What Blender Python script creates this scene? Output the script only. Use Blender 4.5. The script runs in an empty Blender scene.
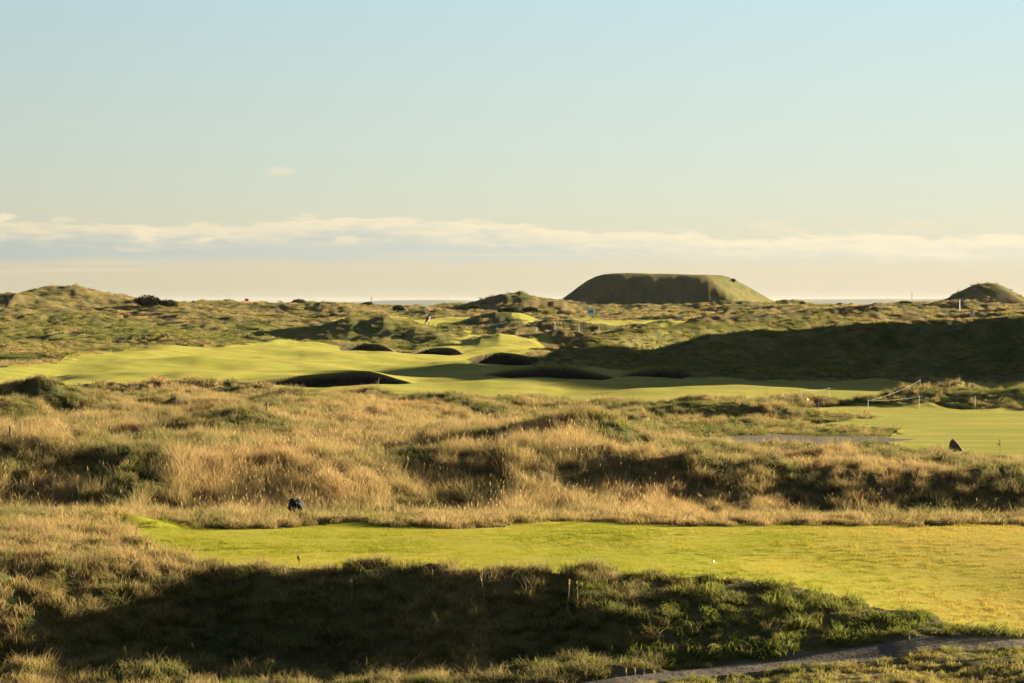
import bpy, math, random
import numpy as np
from mathutils import Vector, Matrix
rnd = random.Random(7)
rng = np.random.default_rng(11)
F = 2844.0; HR = 302.0; CX = 512.0           # 100 mm lens, row of the true horizon
SC = bpy.context.scene
COL = SC.collection
SUN_EL, SUN_AZ = math.radians(9.8), math.radians(72)   # azimuth: from the view direction (+Y) to the right (+X)

# ------------------------------------------------------------------ noise
_T = np.random.default_rng(5).random((16, 256, 256)) * 2 * np.pi
_TC, _TS = np.cos(_T), np.sin(_T)
def gn(x, y, s):
    """2D gradient noise, about -1..1"""
    x = np.asarray(x, float); y = np.asarray(y, float)
    xi = np.floor(x).astype(np.int64); yi = np.floor(y).astype(np.int64)
    fx = x - xi; fy = y - yi
    ux = fx*fx*fx*(fx*(fx*6-15)+10); uy = fy*fy*fy*(fy*(fy*6-15)+10)
    C_, S_ = _TC[s % 16], _TS[s % 16]
    def g(ix, iy, dx, dy):
        a = (xi+ix+s*37) & 255; b = (yi+iy+s*91) & 255
        return C_[a, b]*dx + S_[a, b]*dy
    n0 = g(0, 0, fx, fy)*(1-ux) + g(1, 0, fx-1, fy)*ux
    n1 = g(0, 1, fx, fy-1)*(1-ux) + g(1, 1, fx-1, fy-1)*ux
    return (n0*(1-uy) + n1*uy)*1.5
def fbm(x, y, s, o=3, g=.5):
    t = 0; a = 1
    for k in range(o):
        c, q = math.cos(.6*k), math.sin(.6*k)
        t = t + a*gn((c*x - q*y)*2**k, (q*x + c*y)*2**k, s+k); a *= g
    return t
def sm(x, a, b):
    t = np.clip((x-a)/(b-a), 0, 1); return t*t*(3-2*t)
def ip(x, pts):
    return np.interp(x, [p[0] for p in pts], [p[1] for p in pts])

# ------------------------------------------------------------------ lie of the land
def grid2(px, Y, cols, ys, tab):
    tab = np.array(tab, float); cols = np.array(cols, float); ys = np.array(ys, float)
    u = np.interp(px, cols, np.arange(len(cols))); v = np.interp(Y, ys, np.arange(len(ys)))
    i = np.minimum(u.astype(int), len(cols)-2); j = np.minimum(v.astype(int), len(ys)-2)
    a = u-i; b = v-j; a = a*a*(3-2*a)
    return (tab[i, j]*(1-a)*(1-b)+tab[i+1, j]*a*(1-b)+tab[i, j+1]*(1-a)*b+tab[i+1, j+1]*a*b)
FY = [125, 160, 200, 250, 300, 350, 400, 430, 500, 700, 1000, 1500]
FC = [-900, -300, 0, 150, 300, 450, 600, 800, 1024, 1600]
FR = [[397, 375, 360, 343, 326, 313, 303, 300, 300, 301, 303, 305],
      [397, 375, 360, 344, 328, 316, 305, 302, 302, 302, 304, 306],
      [397.5, 376, 362, 346, 330, 318, 307, 302, 303, 303, 305, 307],
      [398, 377, 363, 349, 335, 322, 311, 306, 306, 305, 306, 307],
      [398.5, 378.5, 365, 353, 341, 328, 315, 309, 309, 307, 306, 307],
      [397.5, 379, 366, 354.5, 344, 332, 321, 313, 310, 307, 306, 307],
      [397.5, 379, 366, 354, 342, 329, 320, 315, 312, 306.5, 306, 307],
      [397.5, 379, 365, 348, 332, 322, 315, 311, 308, 306, 306, 307],
      [397.5, 379, 362, 345, 330, 320, 314, 310, 308, 306, 306, 307],
      [397, 377, 360, 344, 330, 320, 314, 310, 308, 306, 306, 307]]
ZLOW = [(-20, -5.0), (-8, -5.2), (-3, -5.3), (0, -5.15), (1.4, -4.99), (2.5, -4.93), (3.85, -4.83), (5.6, -4.73), (6.85, -4.63), (9, -4.55), (20, -4.5)]
PATHY = [(-12, 35.8), (-3, 36.4), (0, 37.0), (1.44, 37.4), (2.5, 37.8), (3.85, 38.15), (5.6, 38.45), (6.85, 38.4), (9, 38.1), (14, 37.2), (20, 36)]
TEEY = [(-14, 41), (-9, 41.3), (-7, 42.2), (-4.6, 43.4), (-3, 42.6), (0, 42.0), (3.4, 41.8), (5, 40.95), (6, 40.0), (6.5, 39.4), (7.0, 38.8), (7.4, 38.5), (20, 38.4)]
def base(x, Y):
    """smooth base level of the ground (no hummocks)"""
    px = CX + F*x/Y
    left = sm(-x/Y*100, 0, 8)
    near = np.interp(Y, [0, 5, 12, 20, 30, 36], [-1.7, -1.8, -2.6, -3.9, -4.95, -5.0])
    zl = ip(x, ZLOW)
    low = near + (zl - near)*sm(Y, 28, 36.3)
    low = low - .06*sm(Y, 40, 36)*0
    # plateau of the teeing ground
    zt = -4.0 - .62*sm(x, 1.5, 8.0)*sm(Y, 49, 39.5) - .25*sm(x, 8, 16) + .12*sm(x, -5.5, -8)
    ye = ip(x, TEEY) + .12*gn(x*.9, 0*x+3.3, 2)
    wb = np.interp(x, [-8, -3, 0, 3, 5.5, 7], [2.2, 2.0, 2.3, 3.4, 2.8, 1.6])
    t = np.clip((Y - (ye - wb))/wb, 0, 1)
    lin = sm(x, -.5, 2); t = (t**.8)**2*(3-2*t**.8)*(1-lin) + (.75*t + .25*t*t*(3-2*t))*lin
    z = low + (zt - low)*t
    # back of the plateau, dip, rough, links ground
    yb = 51.3 + .5*gn(x*.12, 0*x+1.1, 3)
    mid_c = np.interp(Y, [52, 57, 62, 68, 75, 100, 125], [-4.0, -4.75, -4.85, -4.45, -4.25, -4.28, -4.2])
    mid_l = np.interp(Y, [52, 57, 61, 65.5, 80, 95, 108, 125], [-4.0, -4.75, -4.85, -4.15, -3.95, -3.80, -3.98, -4.22])
    mid = mid_c*(1-left) + mid_l*left
    z = np.where(Y > yb, z + (mid - z)*sm(Y, yb-.3, yb+4.2), z)
    r = grid2(px, np.maximum(Y, 125), FC, FY, FR)
    z = z - .22*sm(x, 2.5, 5)*sm(Y, 56, 62)*sm(-Y, -84, -74)
    zf = -(r-HR)*Y/F
    z = z + (zf - z)*sm(Y, 112, 132)
    return z
def ridge(z, x, Y, pts, wf, wb, pw=2.0):
    """dune ridge: pts = (px, row, Y) along the crest, wf/wb = half widths towards / away from the viewer"""
    pts = sorted(((p[0]-CX)*p[2]/F, p[2], -(p[1]-HR)*p[2]/F) for p in pts)
    yc = np.interp(x, [p[0] for p in pts], [p[1] for p in pts])
    zc = np.interp(x, [p[0] for p in pts], [p[2] for p in pts])
    wobble = 1 + .25*gn(x*.11, Y*.03, 6)
    d = Y - yc
    w = np.where(d < 0, wf, wb)*wobble
    e = np.exp(-(np.abs(d)/w)**pw)
    # fade beyond both ends
    fw = min(max(wf*.8, .022*pts[0][1]), 7.5)
    e = e*sm(x, pts[0][0]-fw, pts[0][0]+fw*.2)*sm(-x, -pts[-1][0]-fw, -pts[-1][0]+fw*.2)
    return z + np.maximum(zc - z, 0)*e
def bump(z, x, Y, px, Yc, dz, sx, sf, sb):
    xc = (px-CX)*Yc/F
    d = Y-Yc
    return z + dz*np.exp(-((x-xc)/sx)**2 - (d/np.where(d < 0, sf, sb))**2)
# bunkers: px left, px right, near row distance, lip height, half depth
BUNK = [(226, 412, 144, .42, 2.8, .0), (480, 618, 163, .42, 2.6, .0), (620, 696, 168, .48, 2.2, .0),
        (336, 394, 262, .6, 3.0, .0), (407, 461, 258, .62, 3.0, .0), (466, 545, 214, .5, 2.8, .0)]
def bunk_uv(b, x, Y):
    xl, xr = (b[0]-CX)*b[2]/F, (b[1]-CX)*b[2]/F
    xc, hw = (xl+xr)/2, (xr-xl)/2
    yc = b[2]+b[4] + .25*b[4]*np.cos((x-xc)/hw*1.3)
    return (x-xc)/hw, (Y-yc)/b[4]
def H(x, Y, detail=True):
    x = np.asarray(x, float); Y = np.asarray(Y, float)
    px = CX + F*x/Y
    z = base(x, Y)
    # ---- rough between the tee and the fairway
    for b in [(40, 98, .62, 2.0, 1.6, 4), (-60, 92, .5, 3, 2, 4), (120, 106, .12, 3, 2, 4), (330, 102, .1, 3, 2, 4),
              (240, 84, .22, 3, 3, 5), (30, 68, .35, 2.6, 2.2, 6), (150, 67, .22, 2.2, 2.0, 5), (330, 67, .30, 2.2, 2.2, 5),
              (470, 78, .50, 2.0, 3, 5), (600, 77, .62, 1.6, 2.6, 5), (540, 72, .3, 1.6, 2.2, 4), (690, 72, .26, 1.3, 1.8, 3), (780, 70, .22, 1.2, 1.8, 3),
              (870, 68, .24, 1.0, 1.6, 3), (930, 67, .2, .8, 1.6, 3), (1000, 67, .28, 1.0, 1.6, 3), (1120, 68, .3, 1.6, 2, 3),
              (300, 92, .25, 3, 3, 6), (430, 98, .25, 2, 2, 4),
              (290, 100, .35, 1.5, 1.4, 4)]:
        z = bump(z, x, Y, b[0], b[1], b[2]*1.6, b[3], b[4]*.5, b[5])
    z = ridge(z, x, Y, [(370, 482, 68), (400, 474, 68), (450, 462, 69), (520, 452, 69), (590, 446, 70), (640, 458, 69), (700, 464, 68), (760, 472, 68), (830, 478, 67), (900, 481, 67), (980, 478, 67), (1060, 474, 67), (1250, 470, 67)], 2.0, 6)
    z = ridge(z, x, Y, [(-300, 480, 66), (-100, 484, 66), (0, 488, 66), (60, 481, 66.5), (130, 487, 66), (200, 492, 65.5), (260, 494, 65.5), (330, 490, 66), (380, 492, 66)], 1.9, 6)
    # low grassy banks in front of the fairway
    z = ridge(z, x, Y, [(380, 407, 113), (430, 400, 113), (520, 401, 112), (600, 404, 112), (640, 411, 112)], 1.6, 4)
    z = ridge(z, x, Y, [(640, 415, 107), (690, 405, 107), (740, 402.5, 107), (790, 407, 106), (830, 412, 106), (850, 415, 106)], 1.5, 3.5)
    z = ridge(z, x, Y, [(835, 412, 118), (880, 402, 117), (925, 390, 117), (980, 391, 116), (1024, 389.5, 116), (1180, 382, 116), (1300, 395, 116)], 2.6, 5)
    # ---- links ground and dunes
    z = ridge(z, x, Y, [(525, 368, 203), (545, 360, 205), (562, 351, 205), (594, 339, 207), (624, 332, 210), (660, 327, 214), (700, 325, 218), (760, 324, 224), (840, 322, 230), (920, 326, 236)], 4.6, 16, 2.8)
    z = ridge(z, x, Y, [(640, 362, 190), (690, 345, 192), (720, 337, 194), (770, 332, 196), (830, 329, 196), (880, 326.5, 194), (950, 325, 188), (1024, 326, 180), (1140, 318, 168), (1300, 300, 160), (1500, 292, 156)], 6.5, 20, 2.6)
    z = ridge(z, x, Y, [(760, 378, 166), (800, 368, 168), (860, 358, 170), (930, 350, 168), (1024, 343, 162), (1120, 330, 154), (1300, 308, 148), (1500, 300, 146)], 7.5, 12, 2.2)
    z = ridge(z, x, Y, [(1075, 324, 199), (1100, 296, 200), (1135, 252, 201), (1170, 222, 202), (1220, 214, 203), (1260, 202, 203), (1340, 212, 203), (1450, 200, 204), (1600, 202, 204), (1900, 208, 204), (2300, 250, 204)], 51, 24, 4)  # added unseen dune right of view, raised to shade the dunes and fairway
    # broken ridges behind the dark dunes
    z = ridge(z, x, Y, [(760, 316, 330), (820, 310, 330), (880, 309, 330), (930, 313, 330)], 8, 14)
    z = ridge(z, x, Y, [(690, 322, 270), (780, 318.5, 275), (880, 315.5, 280), (960, 317.5, 280), (1100, 315, 270)], 7, 12)
    z = ridge(z, x, Y, [(900, 322, 250), (960, 320, 250), (1040, 320, 248), (1200, 315, 248)], 5, 10)
    # skyline dunes, left to right
    z = ridge(z, x, Y, [(-600, 300, 420), (-300, 292, 425), (-120, 296, 420), (-40, 294, 400), (0, 292.5, 395), (18, 294, 395), (40, 300, 398)], 5, 24)
    z = ridge(z, x, Y, [(15, 296, 430), (40, 290.5, 430), (70, 289.7, 430), (95, 294, 430), (125, 300, 430), (160, 303, 430), (230, 306, 430)], 5, 24)
    z = ridge(z, x, Y, [(120, 303.5, 480), (175, 302.3, 480), (210, 304, 480), (245, 306.5, 480), (290, 304, 480), (345, 302.2, 480), (372, 304.5, 480), (400, 307, 480)], 12, 30)
    z = ridge(z, x, Y, [(425, 308, 560), (445, 305, 560), (462, 305, 560), (480, 308, 560)], 10, 30)
    z = ridge(z, x, Y, [(462, 308, 470), (485, 303.5, 470), (503, 296.5, 470), (520, 295, 470), (540, 299.5, 470), (562, 303, 470), (590, 309, 470)], 8, 22)
    z = ridge(z, x, Y, [(545, 309, 520), (600, 305.5, 520), (660, 306.3, 520), (720, 304.8, 520), (760, 306, 520), (800, 307, 520)], 12, 30)
    z = ridge(z, x, Y, [(770, 305, 620), (784, 300.3, 620), (800, 300.8, 620), (815, 305, 620)], 14, 30)
    z = ridge(z, x, Y, [(884, 307, 560), (900, 303.5, 560), (925, 302, 560), (955, 304.5, 560), (975, 307, 560)], 12, 30)
    z = ridge(z, x, Y, [(940, 309, 460), (962, 301.5, 460), (985, 303.5, 460), (1003, 308, 460), (1010, 311, 460)], 8, 22)
    z = ridge(z, x, Y, [(1024, 307, 470), (1080, 300, 460), (1200, 297, 460), (1400, 301, 460)], 14, 25)
    # dips that catch shade across the far ground
    z = ridge(z, x, Y, [(-200, 335, 300), (0, 333, 300), (60, 331, 302), (130, 333, 300), (180, 340, 298)], 6, 14)
    z = ridge(z, x, Y, [(90, 323, 350), (150, 319, 350), (200, 322, 350), (240, 328, 350)], 8, 14)
    z = ridge(z, x, Y, [(320, 332, 322), (350, 322, 322), (385, 320, 322), (410, 327, 320), (440, 336, 318)], 8, 16)
    z = ridge(z, x, Y, [(430, 326, 370), (470, 317, 370), (495, 312.5, 370), (520, 315, 370), (540, 321, 370)], 11, 16)
    z = ridge(z, x, Y, [(462, 345, 290), (480, 337, 290), (500, 333.5, 290), (520, 337, 290), (540, 343, 288)], 5, 12)
    z = ridge(z, x, Y, [(495, 338, 320), (515, 331, 320), (540, 323, 325), (600, 321.5, 325), (650, 322, 325), (720, 322, 330)], 4, 14)
    z = ridge(z, x, Y, [(490, 345, 296), (520, 337, 296), (560, 333.5, 296), (620, 331, 292), (660, 334, 290)], 3, 8)
    # fairway swells
    for b in [(105, 132, .20, 6, 4, 9), (210, 132, .25, 4, 3, 8), (330, 139, .20, 8, 3, 8), (60, 205, .35, 8, 6, 12), (455, 180, .45, 3.2, 5, 12),
              (230, 190, .3, 8, 5, 14), (160, 225, .35, 9, 6, 14), (560, 145, .25, 6, 4, 12), (300, 230, .35, 7, 5, 12)]:
        z = bump(z, x, Y, b[0], b[1], b[2]*1.5, b[3]*.8, b[4]*.8, b[5])
    # flat topped great mound (a frustum) and the cone on the right
    def smin(a, k):
        a = np.stack(a); m0 = a.min(0)
        return m0 - k*np.log(np.exp(-(a-m0)/k).sum(0)) + k*.4
    w1 =   .30*gn(x*.09, Y*.06, 4) + .18*gn(x*.25, Y*.15, 8) + .10*gn(x*.7, Y*.4, 2)
    hz = smin([6.75 - .012*(x-30) + .22*gn(x*.12, Y*.1, 9), 6.75 - .70*(21.7-x) + w1, 6.75 - .80*(702-Y) + w1, 6.5 - .72*(x-47.6) + .26*(Y-700) + w1, 6.6 - .6*(Y-722) + w1], .7)
    z = np.maximum(z, np.where(hz > -3, hz, -50))
    hz = smin([3.9 + .1*gn(x*.2, Y*.1, 3), 3.9 + .62*(x-99.3) + .2*w1, 3.9 + .52*(Y-597) + .2*w1, 3.8 - .60*(x-102.3) + .13*(Y-600) + .3*w1, 3.8 - .5*(Y-611)], .3)
    z = np.maximum(z, np.where(hz > -3, hz, -50))
    if not detail: return z
    m = masks(x, Y)
    mown = np.where(Y > 78, softmown(x, Y), m['tee'])
    near_b = np.ones_like(x)
    for b in BUNK:
        u, v = bunk_uv(b, x, Y); near_b = near_b*(1-np.exp(-((u/1.3)**4+(v/2.2)**4)))
    # hummocks: soft on the mown ground, rough elsewhere
    far = sm(Y, 180, 270)
    rough = (1-mown)*np.where(Y < 60, 1-m['path'], 1-np.exp(-((x-9)/4.6)**2-((Y-88)/5.5)**2))*near_b
    z = z + mown*sm(Y, 110, 150)*(.42*fbm(x*.085, Y*.055, 1, 2) + .17*gn(x*.23, Y*.15, 9) + .04*gn(x*.6, Y*.4, 3))
    z = z + rough*sm(Y, 52, 60)*(1-far)*(1-.7*m['green'])*(.36*fbm(x*.30, Y*.20, 8, 4, .6))
    z = z + rough*far*1.6*(.55*fbm(x*.055, Y*.045, 3, 3, .5) + .15*gn(x*.30, Y*.13, 12) + .10*gn(x*.8, Y*.4, 14))*(1-.9*sm(Y, 540, 600))*(1 - .8*dark_face(x, Y))
    z = z + rough*dark_face(x, Y)*(.30*fbm(x*.12, Y*.10, 5, 4, .55))
    z = z + rough*sm(Y, 52, 45)*sm(Y, 30, 34)*((.17-.11*sm(x, 0, 2.5))*fbm(x*.62, Y*.8, 10, 3, .65))*(1-m['tee'])
    tuss = sm(gn(x*1.25, Y*1.7, 11) + .4*gn(x*2.9, Y*3.4, 4), .05, .75)
    z = z + rough*sm(Y, 44, 42)*sm(Y, 33, 36)*tuss*(.11-.045*sm(x, .5, 3))*sm(Y, 38.2, 39.2)
    z = z + m['tee']*(.012*gn(x*.35, Y*.35, 5))
    # small swell at the back of the tee
    z = bump(z, x, Y, 360, 51.0, .07, .9, .5, .5); z = bump(z, x, Y, 520, 51.1, .05, 1.6, .4, .5); z = bump(z, x, Y, 135, 50.2, .16, .6, .4, .5)
    z = bump(z, x, Y, 393, 54.2, .35, .25, .3, .4)
    for b in BUNK:
        u, v = bunk_uv(b, x, Y)
        k = 1 - np.clip(np.abs(u), 0, 1)**2.8
        e1 = .16/b[4]*1.6
        w = np.sqrt(np.maximum(1-u*u, 0))
        back = sm(v, w-.02-e1, w-.02+e1)                                      # 1 behind the face
        inside = (np.abs(u) < 1)
        z = z + b[3]*k*back*np.exp(-(np.maximum(v-w, 0)/1.6)**2)*inside
        front = sm(v, -w-.1, -w+.55)
        z = z - .8*k**.4*front*(1-back)*inside
        z = z - .20*k*np.exp(-((v+w+.5)/.8)**2)*inside*(1-back)
    return z
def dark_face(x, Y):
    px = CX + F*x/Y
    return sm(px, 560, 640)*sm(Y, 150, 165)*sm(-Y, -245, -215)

# ------------------------------------------------------------------ ground cover masks (0..1), laid out on the base surface
def brow(x, Y):
    return HR - base(x, Y)*F/Y
def pip(px, py, poly):
    ins = np.zeros(px.shape, bool)
    n = len(poly)
    for i in range(n):
        x1, y1 = poly[i]; x2, y2 = poly[(i+1) % n]
        if y1 == y2: continue
        c = ((y1 > py) != (y2 > py)) & (px < (x2-x1)*(py-y1)/(y2-y1)+x1)
        ins ^= c
    return ins
MOWN = [[(-500, 374), (0, 369), (40, 365), (100, 358), (170, 351), (250, 347), (320, 345), (400, 351), (450, 345), (470, 337), (488, 343), (520, 345), (552, 343), (556, 341), (540, 348), (528, 358), (545, 367), (590, 371), (640, 373), (700, 377), (800, 382), (1024, 385), (1300, 388), (1300, 398), (860, 398.5), (760, 400), (700, 403), (600, 405), (520, 402), (440, 399), (300, 394.5), (150, 391.5), (0, 390), (-500, 390)],
        [(860, 419), (940, 415), (1100, 419), (1300, 424), (1300, 470), (1040, 462), (960, 453), (900, 447), (870, 441), (905, 433), (850, 427), (800, 422)],
        [(690, 409.5), (760, 406.5), (870, 405), (960, 409), (1100, 413), (1300, 418), (1300, 425), (940, 420), (860, 416), (760, 413.5)],
        [(330, 317), (360, 315.5), (410, 317), (412, 324), (350, 324)], [(390, 320), (470, 319), (540, 322), (540, 327), (470, 328), (400, 326)],
        [(525, 322), (720, 321.5), (700, 333), (530, 333)],
        ]
GREEN = [[(640, 412), (1024, 400), (1300, 400), (1300, 480), (1000, 468), (860, 462), (760, 455), (690, 436), (640, 425)],
         [(-300, 322), (0, 320), (60, 316), (150, 326), (330, 326), (460, 330), (460, 352), (330, 352), (0, 374), (-300, 376)]]
_GX = np.arange(-900, 1700, 4.0); _GR = np.arange(296, 486, .5)
_g = np.zeros((len(_GX), len(_GR)))
_gx, _gr = np.meshgrid(_GX, _GR, indexing='ij')
for _P in MOWN: _g = np.maximum(_g, pip(_gx, _gr, _P)*1.0)
def _blur(a, n, ax):
    k = np.ones(2*n+1)/(2*n+1)
    return np.apply_along_axis(lambda v: np.convolve(np.pad(v, n, mode='edge'), k, 'valid'), ax, a)
for _i in range(2): _g = _blur(_blur(_g, 6, 0), 2, 1)
def softmown(x, Y):
    u = np.clip((CX+F*x/Y-_GX[0])/4, 0, len(_GX)-1.001); v = np.clip((brow(x, Y)-_GR[0])*2, 0, len(_GR)-1.001)
    i = u.astype(int); j = v.astype(int); a = u-i; b = v-j
    return (_g[i, j]*(1-a)*(1-b)+_g[i+1, j]*a*(1-b)+_g[i, j+1]*(1-a)*b+_g[i+1, j+1]*a*b)
def masks(x, Y):
    px = CX + F*x/Y
    r = brow(x, Y)
    j1 = np.where(Y < 150, gn(x*.5, Y*.25, 2) + .5*gn(x*1.7, Y*.8, 4), gn(x*.16, Y*.06, 2) + .3*gn(x*.5, Y*.2, 4))
    jr = j1*np.where(Y < 130, 1.6, 1.6)
    q = np.zeros(px.shape)
    for P in MOWN: q = np.maximum(q, pip(px + 9*gn(x*.3, Y*.2, 7), r + jr, P))
    q[Y < 75] = 0
    green = np.zeros(px.shape)
    for P in GREEN: green = np.maximum(green, pip(px + 20*gn(x*.15, Y*.1, 9), r+2*jr, P))
    green[Y < 66] = 0
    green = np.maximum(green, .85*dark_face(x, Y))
    green = np.maximum(green, .25*((Y > 660) & (Y < 760)))
    # tee
    ye = ip(x, TEEY) + .12*gn(x*.9, 0*x+3.3, 2) + .12*gn(x*2.2, Y*2.2, 6)
    yb = 50.9 + .5*gn(x*.12, 0*x+1.1, 3) + .7*gn(x*.5, Y*.6, 8) + .4*gn(x*2, Y*1.5, 5)
    lx = np.interp(Y, [41, 43, 45, 48, 51], [-4, -4.6, -5.6, -6.6, -7.0]) + .9*gn(x*.5, Y*.7, 3) + .2*gn(x*2, Y*2, 5)
    tee = ((Y > ye) & (Y < yb) & (x > lx)).astype(float)
    # gravel paths
    pc = ip(x, PATHY) + .06*gn(x*.8, 0*x, 5)
    hw = .48 - .06*sm(x, 5, 7) + .05*gn(x*1.3, Y*1.1, 6)
    path = ((np.abs(Y-pc) < hw) & (x > -12) & (x < 20)).astype(float)
    y2 = 88.0 + .10*(x-9) ; xx = x
    p2 = (np.abs(Y - y2) < np.interp(x, [5.2, 6.5, 9, 11.5, 12.6], [0, 2.6, 3.4, 1.6, 0])*(1+.2*gn(x*.8, Y*.4, 4))) & (x > 5.2) & (x < 12.6)
    path = np.maximum(path, p2)
    q = np.maximum(q, tee)
    q = q*(1-path)
    sand = np.zeros(px.shape); wall = np.zeros(px.shape)
    for b in BUNK:
        u, v = bunk_uv(b, x, Y)
        w = np.sqrt(np.maximum(1-u*u, 0))
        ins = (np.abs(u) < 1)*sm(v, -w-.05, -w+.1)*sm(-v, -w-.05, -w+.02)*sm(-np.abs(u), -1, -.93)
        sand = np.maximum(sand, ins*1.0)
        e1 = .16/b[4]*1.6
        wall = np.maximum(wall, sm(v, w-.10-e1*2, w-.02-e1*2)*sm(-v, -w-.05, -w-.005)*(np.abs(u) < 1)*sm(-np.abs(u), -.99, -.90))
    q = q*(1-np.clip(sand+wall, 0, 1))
    return dict(mown=q, green=green*(1-q), tee=tee, path=path, sand=np.clip(sand+wall, 0, 1), wall=wall)

def ground_at(px, row, y0=30, y1=700):
    """first point of the land met along a line of sight: used to stand things on the ground"""
    Y = np.linspace(y0, y1, 9000); x = (px-CX)*Y/F
    z = H(x, Y); s = -(row-HR)*Y/F
    k = np.argmax(z >= s)
    if z[k] < s[k]: k = np.argmin(np.abs(z-s))
    return float(x[k]), float(Y[k]), float(z[k])
def on(px, Y):
    x = (px-CX)*Y/F
    return x, Y, float(H(np.array([x]), np.array([float(Y)]))[0])

# ------------------------------------------------------------------ materials
def mat(name):
    m = bpy.data.materials.new(name); m.use_nodes = True
    nt = m.node_tree; nt.nodes.clear()
    return m, nt
class NB:
    def __init__(s, nt): s.nt = nt
    def n(s, t, **k):
        nd = s.nt.nodes.new(t)
        ins = k.pop('i', {})
        for a, b in k.items(): setattr(nd, a, b)
        for a, b in ins.items():
            so = nd.inputs[a]
            if isinstance(b, bpy.types.NodeSocket): s.nt.links.new(b, so)
            else: so.default_value = b
        return nd
    def mix(s, f, a, b, bt='MIX'):
        nd = s.nt.nodes.new('ShaderNodeMix'); nd.data_type = 'RGBA'; nd.blend_type = bt
        for so, v in ((nd.inputs[0], f), (nd.inputs[6], a), (nd.inputs[7], b)):
            if isinstance(v, bpy.types.NodeSocket): s.nt.links.new(v, so)
            elif isinstance(v, tuple): so.default_value = (*v, 1) if len(v) == 3 else v
            else: so.default_value = v
        return nd.outputs[2]
    def math(s, op, a, b=0.0, c=0.0, clamp=False):
        nd = s.nt.nodes.new('ShaderNodeMath'); nd.operation = op; nd.use_clamp = clamp
        for k, v in enumerate((a, b, c)):
            if isinstance(v, bpy.types.NodeSocket): s.nt.links.new(v, nd.inputs[k])
            else: nd.inputs[k].default_value = v
        return nd.outputs[0]
    def rmp(s, f, a, b, c=0., d=1., smooth=True):
        nd = s.nt.nodes.new('ShaderNodeMapRange'); nd.interpolation_type = 'SMOOTHSTEP' if smooth else 'LINEAR'
        for k, v in enumerate((f, a, b, c, d)):
            if isinstance(v, bpy.types.NodeSocket): s.nt.links.new(v, nd.inputs[k])
            else: nd.inputs[k].default_value = v
        return nd.outputs[0]
    def noise(s, vec, scale, detail=2, rough=.55):
        nd = s.n('ShaderNodeTexNoise', i={'Scale': scale, 'Detail': detail, 'Roughness': rough})
        s.nt.links.new(vec, nd.inputs['Vector']); return nd.outputs['Fac']
    def link(s, a, b): s.nt.links.new(a, b)

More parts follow.
